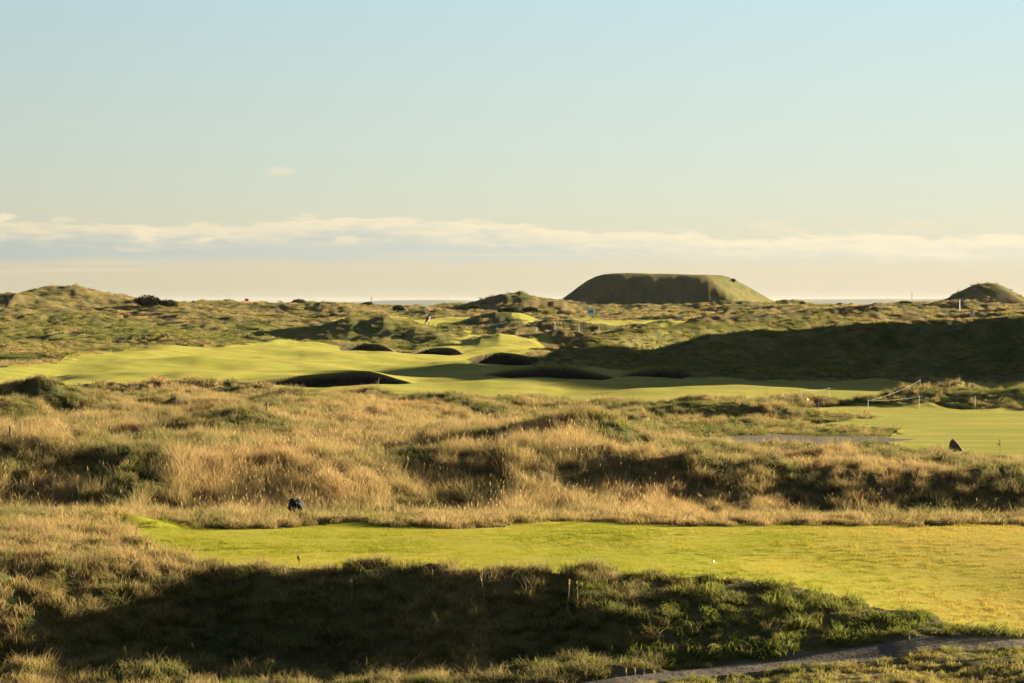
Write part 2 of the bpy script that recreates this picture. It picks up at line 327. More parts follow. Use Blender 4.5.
def land_material():
    m, nt = mat('land'); B = NB(nt)
    geo = B.n('ShaderNodeNewGeometry'); P = geo.outputs['Position']
    ma = B.n('ShaderNodeVertexColor', layer_name='maskA'); mb = B.n('ShaderNodeVertexColor', layer_name='maskB')
    sa = B.n('ShaderNodeSeparateColor', i={0: ma.outputs['Color']}); sb = B.n('ShaderNodeSeparateColor', i={0: mb.outputs['Color']})
    mown, green, path = sa.outputs; sand, wall, tee = sb.outputs
    st = B.n('ShaderNodeVectorMath', operation='MULTIPLY', i={0: P, 1: (1, .45, 1)}).outputs[0]
    n1 = B.noise(st, .12, 4); n2 = B.noise(st, .9, 3); n3 = B.noise(P, 9., 3, .7); n4 = B.noise(st, .035, 2)
    # rough thatch
    rc = B.mix(B.rmp(n1, .38, .62), (.045, .060, .014), (.125, .100, .038))
    rc = B.mix(B.math('MULTIPLY', B.rmp(n2, .45, .7), .6), rc, (.16, .105, .045))
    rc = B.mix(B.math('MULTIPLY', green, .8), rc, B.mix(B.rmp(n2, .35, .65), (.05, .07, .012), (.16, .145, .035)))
    rc = B.mix(B.rmp(n3, .35, .7, 0, .5), rc, (.03, .03, .012))
    # mown turf
    fc = B.mix(B.rmp(n1, .35, .65), (.09, .11, .015), (.185, .160, .028))
    fc = B.mix(B.math('MULTIPLY', B.rmp(n4, .42, .62), .5), fc, (.18, .165, .035))
    tc = B.mix(B.rmp(n2, .35, .65), (.17, .19, .016), (.26, .245, .022))
    sx = B.n('ShaderNodeSeparateXYZ', i={0: P}).outputs
    worn = B.math('MULTIPLY', B.rmp(B.math('ADD', sx[0], B.math('MULTIPLY', B.math('SUBTRACT', n2, .5), 6.)), 3.0, 8.5), .75)
    tc = B.mix(B.rmp(B.noise(B.n('ShaderNodeVectorMath', operation='MULTIPLY', i={0: P, 1: (.5, 2.2, 0)}).outputs[0], .8, 5, .7), .42, .6, 0, .7), tc, (.20, .20, .03))
    tc = B.mix(worn, tc, (.27, .195, .05))
    n7 = B.noise(B.n('ShaderNodeVectorMath', operation='MULTIPLY', i={0: P, 1: (.5, .25, 1)}).outputs[0], .45, 5, .65)
    fc = B.mix(B.rmp(n7, .40, .60, 0, .85), fc, (.075, .115, .012))
    n8 = B.noise(B.n('ShaderNodeVectorMath', operation='MULTIPLY', i={0: P, 1: (.10, .55, 0)}).outputs[0], 1.3, 5, .7)
    fc = B.mix(B.rmp(n8, .45, .62, 0, .7), fc, (.22, .185, .045))
    fc = B.mix(tee, fc, tc)
    fc = B.mix(B.rmp(n3, .4, .75, 0, .35), fc, (.07, .065, .015))
    c = B.mix(mown, rc, fc)
    # gravel
    n5 = B.noise(P, 40., 3, .7)
    c = B.mix(path, c, B.mix(n5, (.085, .072, .055), (.16, .135, .105)))
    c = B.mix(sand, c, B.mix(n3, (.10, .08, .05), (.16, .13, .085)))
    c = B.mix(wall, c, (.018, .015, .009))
    bh = B.n('ShaderNodeTexNoise', i={'Scale': 26., 'Detail': 4., 'Roughness': .8, 'Vector': P}).outputs['Fac']
    bh2 = B.noise(P, 3.2, 4, .7)
    hsum = B.math('ADD', B.math('MULTIPLY', bh, .035), B.math('MULTIPLY', B.math('MULTIPLY', bh2, .22), B.math('SUBTRACT', 1.0, mown)))
    bmp = B.n('ShaderNodeBump', i={'Strength': .85, 'Distance': 1.0, 'Height': hsum})
    bs = B.n('ShaderNodeBsdfPrincipled', i={'Base Color': c, 'Roughness': .9, 'Specular IOR Level': .08, 'Normal': bmp.outputs[0]})
    veg = B.math('MULTIPLY', B.math('SUBTRACT', 1., path), B.math('SUBTRACT', 1., sand))
    B.link(B.math('MULTIPLY', veg, B.rmp(mown, 0, 1, .08, SHEEN)), bs.inputs['Sheen Weight'])
    bs.inputs['Sheen Roughness'].default_value = .55
    B.link(B.mix(mown, (.5, .36, .15), B.mix(tee, (.62, .56, .11), (.70, .60, .07))), bs.inputs['Sheen Tint'])
    o = B.n('ShaderNodeOutputMaterial'); B.link(bs.outputs[0], o.inputs[0])
    return m
SHEEN = .22
def blade_material(name, base_a, base_b, tip_a, tip_b, dry_c, trans=.45):
    """h = height along the blade, r = random per blade, dry = attribute of the clump"""
    m, nt = mat(name); B = NB(nt)
    at = B.n('ShaderNodeVertexColor', layer_name='bl'); s = B.n('ShaderNodeSeparateColor', i={0: at.outputs['Color']}).outputs
    dry = B.n('ShaderNodeAttribute', attribute_type='INSTANCER', attribute_name='dry').outputs['Fac']
    red = B.n('ShaderNodeAttribute', attribute_type='INSTANCER', attribute_name='red').outputs['Fac']
    oi = B.n('ShaderNodeObjectInfo').outputs['Random']
    cb = B.mix(s[1], base_a, base_b); ct = B.mix(s[1], tip_a, tip_b)
    c = B.mix(B.rmp(s[0], .15, .8), cb, ct)
    d = B.math('MULTIPLY', dry, B.rmp(s[0], 0, .6, .45, 1.))
    c = B.mix(d, c, B.mix(s[1], dry_c, tuple(v*1.35 for v in dry_c)))
    c = B.mix(B.math('MULTIPLY', red, .8), c, (.30, .115, .035))
    c = B.mix(B.math('MULTIPLY', oi, .25), c, tuple(v*.5 for v in dry_c))
    df = B.n('ShaderNodeBsdfDiffuse', i={0: c}); tr = B.n('ShaderNodeBsdfTranslucent', i={0: c})
    mx = B.n('ShaderNodeMixShader', i={0: trans, 1: df.outputs[0], 2: tr.outputs[0]})
    o = B.n('ShaderNodeOutputMaterial'); B.link(mx.outputs[0], o.inputs[0])
    return m
def plain(name, c, rough=.7, metal=0, var=.25, scale=20., c2=None, bumpd=0):
    m, nt = mat(name); B = NB(nt)
    tc = B.n('ShaderNodeTexCoord').outputs['Object']
    n = B.noise(tc, scale, 4, .6)
    cc = B.mix(B.rmp(n, .35, .65), tuple(v*(1-var) for v in c), c2 or tuple(min(v*(1+var), 1) for v in c))
    bs = B.n('ShaderNodeBsdfPrincipled', i={'Base Color': cc, 'Roughness': rough, 'Metallic': metal})
    if bumpd:
        b = B.n('ShaderNodeBump', i={'Strength': 1., 'Distance': bumpd, 'Height': n}); B.link(b.outputs[0], bs.inputs['Normal'])
    o = B.n('ShaderNodeOutputMaterial'); B.link(bs.outputs[0], o.inputs[0])
    return m

# ------------------------------------------------------------------ object helpers
def link(name, me, m=None, parent=None, loc=None):
    o = bpy.data.objects.new(name, me); COL.objects.link(o)
    if m is not None and me is not None and hasattr(me, 'materials') and not me.materials: me.materials.append(m)
    if parent: o.parent = parent
    if loc: o.location = loc
    return o
def tag(o, label, cat, group=None, kind=None):
    if label: o['label'] = label
    if cat: o['category'] = cat
    if group: o['group'] = group
    if kind: o['kind'] = kind
    return o
def empty(name, loc, rz=0):
    o = bpy.data.objects.new(name, None); COL.objects.link(o); o.location = loc; o.rotation_euler = (0, 0, rz); o.empty_display_size = .2
    return o
class MB:
    def __init__(s): s.v = []; s.f = []
    def ring(s, c, r, n, ax=None, sq=1):
        i0 = len(s.v)
        a = ax.normalized() if ax is not None else Vector((0, 0, 1))
        u = a.orthogonal().normalized(); w = a.cross(u)
        for k in range(n):
            t = 2*math.pi*(k+.5)/n
            s.v.append(tuple(Vector(c)+u*r*math.cos(t)+w*r*sq*math.sin(t)))
        return i0
    def tube(s, pts, rs, n=8, cap=True):
        pts = [Vector(p) for p in pts]
        if not isinstance(rs, (list, tuple)): rs = [rs]*len(pts)
        prev = None
        for k, p in enumerate(pts):
            d = pts[min(k+1, len(pts)-1)]-pts[max(k-1, 0)]
            i = s.ring(p, rs[k], n, d)
            if prev is not None:
                for j in range(n): s.f.append((prev+j, prev+(j+1) % n, i+(j+1) % n, i+j))
            elif cap: s.f.append(tuple(i+j for j in reversed(range(n))))
            prev = i
        if cap: s.f.append(tuple(prev+j for j in range(n)))
    def box(s, c, d, rot=None, taper=1.0):
        i = len(s.v)
        for z in (-.5, .5):
            k = taper if z > 0 else 1
            for x, y in ((-.5, -.5), (.5, -.5), (.5, .5), (-.5, .5)):
                p = Vector((x*d[0]*k, y*d[1]*k, z*d[2]))
                if rot: p = rot @ p
                s.v.append(tuple(Vector(c)+p))
        for q in ((3, 2, 1, 0), (4, 5, 6, 7), (0, 1, 5, 4), (1, 2, 6, 5), (2, 3, 7, 6), (3, 0, 4, 7)): s.f.append(tuple(i+a for a in q))
    def build(s, name, m, parent=None, loc=None, bevel=0, smooth=False):
        me = bpy.data.meshes.new(name); me.from_pydata(s.v, [], s.f); me.update()
        if smooth: me.shade_smooth()
        o = link(name, me, m, parent, loc)
        if bevel:
            b = o.modifiers.new('bevel', 'BEVEL'); b.width = bevel; b.segments = 2
        return o

# ------------------------------------------------------------------ the land sheet
def build_land():
    cols_in = np.linspace(-150, 1174, 900)
    a = (cols_in-CX)/F
    w = np.linspace(0, 1, 34)[1:]**1.6
    left = a[0] - w*(1.3+a[0]); right = a[-1] + w*(1.3-a[-1])
    T = np.concatenate([left[::-1], a, right])
    ys = [6.0]
    def step(Y):
        if Y < 30: return .35
        if Y < 37: return .14
        if Y < 44: return .05
        if Y < 53: return .09
        if Y < 76: return .10
        if Y < 125: return .16
        if Y < 300:
            for b in BUNK:
                if b[2]-.5 < Y < b[2]+2.4*b[4]: return .09 if Y < 200 else .13
            return .34
        if Y < 520: return .8
        if Y < 640: return 1.3
        if Y < 760: return .9
        return 1.3 + (Y-760)*.02
    while ys[-1] < 1500: ys.append(ys[-1]+step(ys[-1]))
    ys = np.array(ys)
    X = T[None, :]*ys[:, None]; YY = np.repeat(ys[:, None], len(T), 1)
    x = X.ravel(); Y = YY.ravel()
    z = np.empty_like(x); M = {k: np.empty(x.shape) for k in ('mown', 'green', 'path', 'sand', 'wall', 'tee')}
    CH = 200000
    for i in range(0, len(x), CH):
        s = slice(i, i+CH)
        z[s] = H(x[s], Y[s]); mm = masks(x[s], Y[s])
        for k in M: M[k][s] = mm[k]
    nr, nc = X.shape
    idx = np.arange(nr*nc).reshape(nr, nc)
    quads = np.stack([idx[:-1, :-1], idx[:-1, 1:], idx[1:, 1:], idx[1:, :-1]], -1).reshape(-1, 4)
    def favg(k): return M[k][quads].mean(1) > .5
    cls = np.zeros(len(quads), int)                      # 0 rough ground
    cx = x[quads].mean(1); cy = Y[quads].mean(1)
    mo = favg('mown'); te = favg('tee'); pa = favg('path'); sa = favg('sand')
    cls[mo] = 1; cls[te] = 2; cls[pa & (cy < 60)] = 3; cls[pa & (cy >= 60)] = 4
    for bi, b in enumerate(BUNK):
        u, v = bunk_uv(b, cx, cy)
        cls[sa & (np.abs(u) <= 1.05) & (np.abs(v) < 1.5)] = 5+bi
    hill = (cy > 640) & (cy < 800) & (z[quads].mean(1) > .6) & (cx > 0) & (cx < 80)
    cls[hill] = 20
    lm = land_material()
    print('land verts', len(x), 'rows', nr)
    def sub(k, name, label=None):
        q = quads[cls == k]
        if not len(q): return
        used, inv = np.unique(q.ravel(), return_inverse=True)
        me = bpy.data.meshes.new(name)
        me.vertices.add(len(used))
        co = np.stack([x[used], Y[used], z[used]], -1).astype(np.float32)
        me.vertices.foreach_set('co', co.ravel())
        me.loops.add(len(inv)); me.loops.foreach_set('vertex_index', inv.astype(np.int32))
        me.polygons.add(len(q)); me.polygons.foreach_set('loop_start', np.arange(0, len(inv), 4, dtype=np.int32))
        me.polygons.foreach_set('use_smooth', np.ones(len(q), bool))
        me.update(calc_edges=True)
        for nm, ks in (('maskA', ('mown', 'green', 'path')), ('maskB', ('sand', 'wall', 'tee'))):
            ca = me.color_attributes.new(nm, 'FLOAT_COLOR', 'POINT')
            d = np.ones((len(used), 4), np.float32)
            for j, kk in enumerate(ks): d[:, j] = M[kk][used]
            ca.data.foreach_set('color', d.ravel())
        o = link(name, me, lm)
        tag(o, None, None, kind='structure')
        return o
    sub(0, 'ground'); sub(1, 'fairway'); sub(2, 'tee_ground'); sub(3, 'path'); sub(4, 'path')
    sub(20, 'hill')
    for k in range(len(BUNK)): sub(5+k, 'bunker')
    # wide land and sea beyond
    def sheet(name, pts, z0, m):
        me = bpy.data.meshes.new(name); me.from_pydata([(p[0], p[1], z0) for p in pts], [], [tuple(range(len(pts)))]); me.update()
        o = link(name, me, m); tag(o, None, None, kind='structure'); return o
    sheet('base_ground', [(-3000, -600), (3000, -600), (3000, 1900), (-3000, 1900)], -8.5, plain('far_turf', (.09, .085, .03), .95, scale=.02))
    sm_, nt = mat('sea'); B = NB(nt)
    bs = B.n('ShaderNodeBsdfPrincipled', i={'Base Color': (.03, .05, .07, 1), 'Roughness': .25})
    nn = B.noise(B.n('ShaderNodeNewGeometry').outputs['Position'], .15, 3)
    bp = B.n('ShaderNodeBump', i={'Strength': .6, 'Distance': 1., 'Height': nn}); B.link(bp.outputs[0], bs.inputs['Normal'])
    B.link(bs.outputs[0], B.n('ShaderNodeOutputMaterial').inputs[0])
    sheet('sea', [(-14500, -700), (14500, -700), (14500, 12500), (-14500, 12500)], -9.0, sm_)
    # far shore across the water
    xs = np.linspace(-6500, 6500, 500)
    V = []; Q = []
    for j, (yy, k) in enumerate(((8600, 0), (8800, .75), (9300, 1.), (10600, .5), (11500, 0))):
        for xx in xs:
            hh = 7 + 2*float(gn(xx*.0012+j*.1, 2.2, 3)) + 1.2*float(gn(xx*.006, j*.3, 5)) + 13*math.exp(-((xx-1230)/420)**4) + 9*math.exp(-((xx+280)/200)**4)
            V.append((xx, yy, -9.2+hh*k))
    n = len(xs)
    for j in range(4):
        for i in range(n-1): Q.append((j*n+i, j*n+i+1, (j+1)*n+i+1, (j+1)*n+i))
    me = bpy.data.meshes.new('hills'); me.from_pydata(V, [], Q); me.update()
    tag(link('hills', me, plain('far_shore', (.05, .07, .05), 1, scale=.004)), None, None, kind='structure')

# ------------------------------------------------------------------ grass
def proto(name, n, rad, hmin, hmax, wid, bend, m, seed, seg=3, heads=0, spread=1.0, flat=0.0):
    r = random.Random(seed)
    V = []; Fc = []; C = []
    for k in range(n):
        a = r.uniform(0, 2*math.pi); d = rad*math.sqrt(r.random())
        bx, by = d*math.cos(a), d*math.sin(a)
        h = r.uniform(hmin, hmax)*(1-.35*(d/rad)**2 if rad > 0 else 1)
        la = r.uniform(0, 2*math.pi) if r.random() < .6 else r.gauss(2.8, .5)
        ln = h*bend*r.uniform(.25, 1.0)
        fa = r.uniform(0, math.pi); fx, fy = math.cos(fa), math.sin(fa)
        w0 = wid*r.uniform(.7, 1.3); rv = r.random()
        i0 = len(V)
        for s in range(seg+1):
            t = s/seg
            ox = bx + math.cos(la)*ln*t*t; oy = by + math.sin(la)*ln*t*t; oz = h*t*(1-.18*bend*t) - .03*(t == 0)
            w = w0*(1-t)**.6 if s < seg else w0*.12
            V += [(ox-fx*w, oy-fy*w, oz), (ox+fx*w, oy+fy*w, oz)]
            C += [(t, rv, 0, 1)]*2
        for s in range(seg):
            b = i0+2*s; Fc.append((b, b+1, b+3, b+2))
        if heads and r.random() < heads:
            j = len(V); tx, ty, tz = ox, oy, oz; hh = r.uniform(.05, .1); ww = w0*1.9
            V += [(tx, ty, tz-.3*hh), (tx-fx*ww, ty-fy*ww, tz+.3*hh), (tx, ty, tz+hh), (tx+fx*ww, ty+fy*ww, tz+.3*hh)]
            C += [(1, min(rv+.3, 1), 0, 1)]*4
            Fc.append((j, j+1, j+2, j+3))
    me = bpy.data.meshes.new(name); me.from_pydata(V, [], Fc); me.update()
    ca = me.color_attributes.new('bl', 'FLOAT_COLOR', 'POINT'); ca.data.foreach_set('color', np.array(C, np.float32).ravel())
    me.materials.append(m)
    return bpy.data.objects.new(name, me)
def scatter(name, label, pts, protos, attrs, scale, rot):
    """pts (n,3); one mesh of points + a node group that stands a random clump on each"""
    coll = bpy.data.collections.new(name+'_clumps')
    for p in protos: coll.objects.link(p)
    me = bpy.data.meshes.new(name); me.vertices.add(len(pts)); me.vertices.foreach_set('co', pts.astype(np.float32).ravel())
    for k, v in attrs.items():
        a = me.attributes.new(k, 'FLOAT', 'POINT'); a.data.foreach_set('value', v.astype(np.float32))
    a = me.attributes.new('sc', 'FLOAT_VECTOR', 'POINT'); a.data.foreach_set('vector', scale.astype(np.float32).ravel())
    a = me.attributes.new('rt', 'FLOAT_VECTOR', 'POINT'); a.data.foreach_set('vector', rot.astype(np.float32).ravel())
    a = me.attributes.new('pick', 'INT', 'POINT'); a.data.foreach_set('value', rng.integers(0, len(protos), len(pts)).astype(np.int32))
    o = link(name, me)
    g = bpy.data.node_groups.new(name, 'GeometryNodeTree')
    g.interface.new_socket('Geometry', in_out='INPUT', socket_type='NodeSocketGeometry'); g.interface.new_socket('Geometry', in_out='OUTPUT', socket_type='NodeSocketGeometry')
    N = g.nodes; L = g.links
    gi = N.new('NodeGroupInput'); go = N.new('NodeGroupOutput'); ins = N.new('GeometryNodeInstanceOnPoints'); ci = N.new('GeometryNodeCollectionInfo')
    ci.inputs['Collection'].default_value = coll; ci.inputs['Separate Children'].default_value = True; ci.inputs['Reset Children'].default_value = True
    def at(nm, ty):
        n = N.new('GeometryNodeInputNamedAttribute'); n.data_type = ty; n.inputs['Name'].default_value = nm; return n.outputs['Attribute']
    L.new(gi.outputs[0], ins.inputs['Points']); L.new(ci.outputs[0], ins.inputs['Instance']); ins.inputs['Pick Instance'].default_value = True
    L.new(at('pick', 'INT'), ins.inputs['Instance Index']); L.new(at('sc', 'FLOAT_VECTOR'), ins.inputs['Scale'])
    e2r = N.new('FunctionNodeEulerToRotation'); L.new(at('rt', 'FLOAT_VECTOR'), e2r.inputs[0])
    L.new(e2r.outputs[0], ins.inputs['Rotation'])
    L.new(ins.outputs[0], go.inputs[0])
    md = o.modifiers.new('clumps', 'NODES'); md.node_group = g
    tag(o, label, 'grass', kind='stuff')
    print(name, len(pts))
    return o
def sample(y0, y1, dens, half=.215, side=.0):
    area = half*(y1*y1-y0*y0)
    n = int(area*dens)
    Y = np.sqrt(rng.uniform(y0*y0, y1*y1, n)); x = Y*rng.uniform(-half, half, n)
    return x, Y

def build_grass():
    straw = blade_material('straw_grass', (.045, .05, .016), (.09, .075, .03), (.15, .16, .05), (.33, .28, .12), (.38, .265, .12), .45)
    greenm = blade_material('green_grass', (.03, .045, .010), (.05, .065, .015), (.085, .14, .018), (.18, .22, .03), (.30, .24, .08), .5)
    turfm = blade_material('mown_turf', (.12, .15, .012), (.16, .18, .016), (.19, .22, .016), (.28, .27, .025), (.33, .235, .055), .5)
    tall = [proto('tall_clump', 60, .22, .30, .60, .0034, .75, straw, 10+i, 3, .03) for i in range(5)]
    bankc = [proto('bank_clump', 55, .24, .18, .46, .0036, 1.0, straw, 70+i, 3) for i in range(4)]
    mid = [proto('mid_clump', 70, .22, .16, .34, .0055, .8, straw, 20+i, 3) for i in range(4)]
    gr = [proto('green_clump', 70, .20, .08, .19, .0065, .9, greenm, 30+i, 2) for i in range(4)]
    turf = [proto('turf_patch', 120, .18, .012, .030, .0030, .8, turfm, 40+i, 1) for i in range(3)]
    farc = [proto('far_clump', 70, .42, .16, .40, .016, .6, straw, 50+i, 2) for i in range(4)]
    farg = [proto('far_green_clump', 80, .42, .10, .24, .018, .8, greenm, 60+i, 2) for i in range(4)]
    def fields(x, Y):
        px = CX+F*x/Y
        m = masks(x, Y)
        n1 = fbm(x*.16, Y*.10, 3, 3, .6); n2 = fbm(x*.5, Y*.35, 9, 2); n3 = fbm(x*1.4, Y*1.2, 13, 2)
        red = sm(n1*.6+n3*.6, .5, 1.0)*.55
        dry = np.clip(.52 + .55*n1 + .5*n2, 0, 1)
        return px, m, n1, n2, n3, dry, red
    def emit(name, label, protos, x, Y, dry, red, s, hs, tilt=.12):
        z = np.empty_like(x)
        for i in range(0, len(x), 100000): z[i:i+100000] = H(x[i:i+100000], Y[i:i+100000])
        n = len(x)
        sc = np.stack([s, s, s*hs], -1); rt = np.stack([rng.normal(0, tilt, n) + .3*gn(x*.3, Y*.25, 6), rng.normal(0, tilt, n) + .35*gn(x*.27, Y*.3, 12) - .05, rng.uniform(0, 6.28, n)], -1)
        scatter(name, label, np.stack([x, Y, z-.01], -1), protos, dict(dry=dry, red=red), sc, rt)
    # ---- foreground bank and verge
    x, Y = sample(22, 53.5, 36)
    px, m, n1, n2, n3, dry, red = fields(x, Y)
    ok = (m['tee'] < .5) & (m['path'] < .5)
    rightness = sm(x, .5, 3.5)*sm(Y, 44, 43)
    verge = (Y < ip(x, PATHY)) & (x > 0)
    back = (Y > 49.5) & (x > -5)
    # tall clumps: on the left, thin on the right
    pt = np.where(back, .02+.25*sm(Y, 52, 53.5), .75*(1-rightness)+.015)*np.where(verge, .02, 1)
    k = ok & (rng.random(len(x)) < (pt+.5*sm(-x, 3, 6)*sm(Y, 41, 44)*(~back)+.7*sm(-x, -3, 0)*sm(Y, 41, 41.8)*sm(-Y, -43.6, -42.8))*.42*(.2+.9*sm(n2, -.4, .4)))
    emit('tall_grass', 'tall straw grass and seed stems on the shaded bank in front of the tee', bankc, x[k], Y[k], (np.clip(dry+.25, 0, 1)*(.8-.2*rightness))[k], red[k], rng.uniform(.45, .9, k.sum()), rng.uniform(.7, 1.15, k.sum()), .22)
    k = ok & (rng.random(len(x)) < np.where(verge, .6, .8)*(1-.4*rightness))
    emit('bank_grass', 'short tussocky grass covering the bank and verge of the near path', mid, x[k], Y[k], (np.where(back, .5+.5*dry, dry)*np.where(back | verge, 1, .35+.5*sm(-x, 2, 6)*sm(Y, 40, 43)))[k], red[k], rng.uniform(.45, .95, k.sum())*(np.where(verge, .5, 1)*(1-.5*rightness))[k], rng.uniform(.6, 1.0, k.sum()), .3)
    k = ok & (rng.random(len(x)) < .5+.3*rightness+.4*verge)
    emit('green_bank_grass', 'fresh green grass clumps on the right of the bank beside the near path', gr, x[k], Y[k], (np.where(back, .6+.5*dry, dry)*np.where(back | verge, .85, .4))[k], red[k]*.3, rng.uniform(.5, 1.0, k.sum())*np.where(verge, .6, 1)[k]*(1+.35*n3[k]), rng.uniform(.7, 1.2, k.sum()), .3)
    # ---- tee turf
    x, Y = sample(38.5, 52.5, 42, .23)
    px, m, n1, n2, n3, dry, red = fields(x, Y)
    k = (m['tee'] > .5)
    worn = sm(x + 1.5*n2, 2.5, 8.0)
    emit('tee_turf', 'smooth closely mown yellow green turf of the near tee', turf, x[k], Y[k], np.clip(worn*.8 + .45*n2 + .3*gn(x*1.1, Y*4, 5), 0, 1)[k], 0*red[k], rng.uniform(.8, 1.2, k.sum()), rng.uniform(.7, 1.1, k.sum()), .05)
    # ---- rough between tee and fairway
    x, Y = sample(52.2, 128, 13)
    px, m, n1, n2, n3, dry, red = fields(x, Y)
    ok = (m['mown'] < .5) & (m['path'] < .5)
    gz = m['green']
    hgt = np.interp(Y, [52, 54, 58, 66, 85, 110, 128], [.3, .38, 1.0, 1.0, .9, .5, .22])*(1-.35*sm(x, 2, 5)*sm(-Y, -90, -80))
    k = ok & (rng.random(len(x)) < (.8*(1-.96*gz))*(.12+1.0*sm(n1+.5*n2, -.45, .35))*(.25+.75*sm(Y, 53, 56.5)))
    emit('rough_grass', 'deep golden straw rough swaying across the hummocks behind the tee', tall, x[k], Y[k], dry[k], (red*1.2)[k], (rng.uniform(.75, 1.25, k.sum())*hgt[k]), rng.uniform(.75, 1.1, k.sum()), .14)
    k = ok & (rng.random(len(x)) < .55*(1-.88*gz*sm(Y, 76, 82)))
    tw = sm(n1+.5*n2, -.45, .35)[k]
    emit('rough_undergrowth', 'brown green undergrowth between the stems of the deep rough', mid, x[k], Y[k], (dry*.7)[k]*(.3+.7*tw), red[k], rng.uniform(.7, 1.3, k.sum()), rng.uniform(.7, 1.1, k.sum()), .3)
    k = ok & (rng.random(len(x)) < .12+.4*(1-sm(n1+.5*n2, -.45, .2))*(1-gz)+.65*gz*sm(n3, -.6, .5))
    emit('green_rough_grass', 'short green tufty grass around the far gravel patch', gr, x[k], Y[k], (dry*.6)[k], 0*red[k], rng.uniform(.7, 1.3, k.sum()), (rng.uniform(.6, 1.1, k.sum())*(1-.45*gz[k])), .3)
    # ---- links rough, mid distance
    x, Y = sample(125, 270, 2.2, .2)
    px, m, n1, n2, n3, dry, red = fields(x, Y)
    df = dark_face(x, Y)
    ok = (m['mown'] < .5) & (m['sand'] < .5)
    for b in BUNK:
        u, v = bunk_uv(b, x, Y); ok &= ((u/1.15)**2+(v/1.5)**2) > 1
    gz = m['green']
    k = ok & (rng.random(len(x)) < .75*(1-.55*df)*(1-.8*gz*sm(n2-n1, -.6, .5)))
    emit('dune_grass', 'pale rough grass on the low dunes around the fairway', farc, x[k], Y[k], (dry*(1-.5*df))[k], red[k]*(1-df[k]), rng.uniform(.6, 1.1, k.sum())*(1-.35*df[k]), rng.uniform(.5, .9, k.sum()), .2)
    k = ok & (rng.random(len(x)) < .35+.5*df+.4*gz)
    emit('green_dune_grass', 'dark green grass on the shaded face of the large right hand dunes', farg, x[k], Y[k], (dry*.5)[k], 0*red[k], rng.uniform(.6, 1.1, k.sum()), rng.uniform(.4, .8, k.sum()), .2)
    # ---- far dunes
    x, Y = sample(265, 770, .42, .2)
    px, m, n1, n2, n3, dry, red = fields(x, Y)
    ok = (m['mown'] < .5) & (m['sand'] < .5)
    for b in BUNK:
        u, v = bunk_uv(b, x, Y); ok &= ((u/1.15)**2+(v/1.5)**2) > 1
    ok &= (Y < 660)
    gz = m['green']; hil = (Y > 640)
    k = ok & (rng.random(len(x)) < .7*(.15+.95*sm(n1+.4*n2, -.35, .5))*(1-np.where(Y < 330, .9, .6)*gz)*(1-.75*hil))
    s = rng.uniform(.9, 1.7, k.sum())*np.where(hil[k], .55, 1)
    emit('far_dune_grass', 'straw coloured grass on the far dunes along the skyline', farc, x[k], Y[k], dry[k], red[k]*.6, s, rng.uniform(.45, .8, k.sum()), .2)
    k = ok & (rng.random(len(x)) < .40+.4*gz+.5*hil)
    s = rng.uniform(.9, 1.8, k.sum())*np.where(hil[k], .55, 1)
    emit('far_green_grass', 'green grass in the hollows of the far dunes', farg, x[k], Y[k], (dry*.6)[k], 0*red[k], s, rng.uniform(.5, .9, k.sum()), .2)

# ------------------------------------------------------------------ things
def leaf_mesh(name, lobes, n, leaf, seed, m, up=.0):
    """foliage: leaf faces spread near the surface and through the volume of several lobes"""
    r = random.Random(seed); V = []; Fc = []
    tot = sum(l[3]*l[4] for l in lobes)
    for (cx, cy, cz, rx, rz) in lobes:
        for _ in range(int(n*rx*rz/tot)):
            while True:
                d = Vector((r.gauss(0, 1), r.gauss(0, 1), r.gauss(0, 1)))
                if d.length > .01: break
            d.normalize()
            q = r.uniform(.55, 1.08)
            p = Vector((cx+d.x*rx*q, cy+d.y*rx*q, cz+d.z*rz*q))
            if p.z < .02: continue
            a = Vector((r.gauss(0, 1), r.gauss(0, 1), r.gauss(0, 1)+up)).normalized(); b = a.orthogonal().normalized()
            s = leaf*r.uniform(.5, 1.4); i = len(V)
            V += [tuple(p-a*s), tuple(p+b*s*.45), tuple(p+a*s), tuple(p-b*s*.45)]
            Fc.append((i, i+1, i+2, i+3))
    me = bpy.data.meshes.new(name); me.from_pydata(V, [], Fc); me.update(); me.materials.append(m); return me
def leafmat(name, c, c2):
    m, nt = mat(name); B = NB(nt)
    n = B.noise(B.n('ShaderNodeTexCoord').outputs['Object'], 6., 2)
    cc = B.mix(B.rmp(n, .35, .65), c, c2)
    df = B.n('ShaderNodeBsdfDiffuse', i={0: cc}); tr = B.n('ShaderNodeBsdfTranslucent', i={0: cc})
    mx = B.n('ShaderNodeMixShader', i={0: .25, 1: df.outputs[0], 2: tr.outputs[0]})
    B.link(mx.outputs[0], B.n('ShaderNodeOutputMaterial').inputs[0]); return m
def shrub(label, px, Y, w, h, seed, m, bark, group=None, row=None):
    x, Yy, z = on(px, Y)
    r = random.Random(seed)
    o = empty('gorse_bush', (x, Yy, z-.05), r.uniform(0, 6)); tag(o, label, 'bush', group)
    lobes = [(0, 0, h*.5, w*.36, h*.5)]
    for k in range(6):
        a = r.uniform(0, 6.28); q = w*r.uniform(.15, .32)
        lobes.append((q*math.cos(a), q*math.sin(a), h*r.uniform(.25, .62), w*r.uniform(.14, .24), h*r.uniform(.2, .36)))
    link('foliage', leaf_mesh('foliage', lobes, 2600, .11*max(w/3, .6), seed, m, .5), None, o)
    b = MB()
    for k in range(5):
        a = k*1.26; b.tube([(0, 0, 0), (.12*w*math.cos(a), .12*w*math.sin(a), h*.35), (.25*w*math.cos(a+.3), .25*w*math.sin(a+.3), h*.75)], [.05*h/1.5, .035*h/1.5, .012], 6)
    b.build('stem', bark, o)
    return o

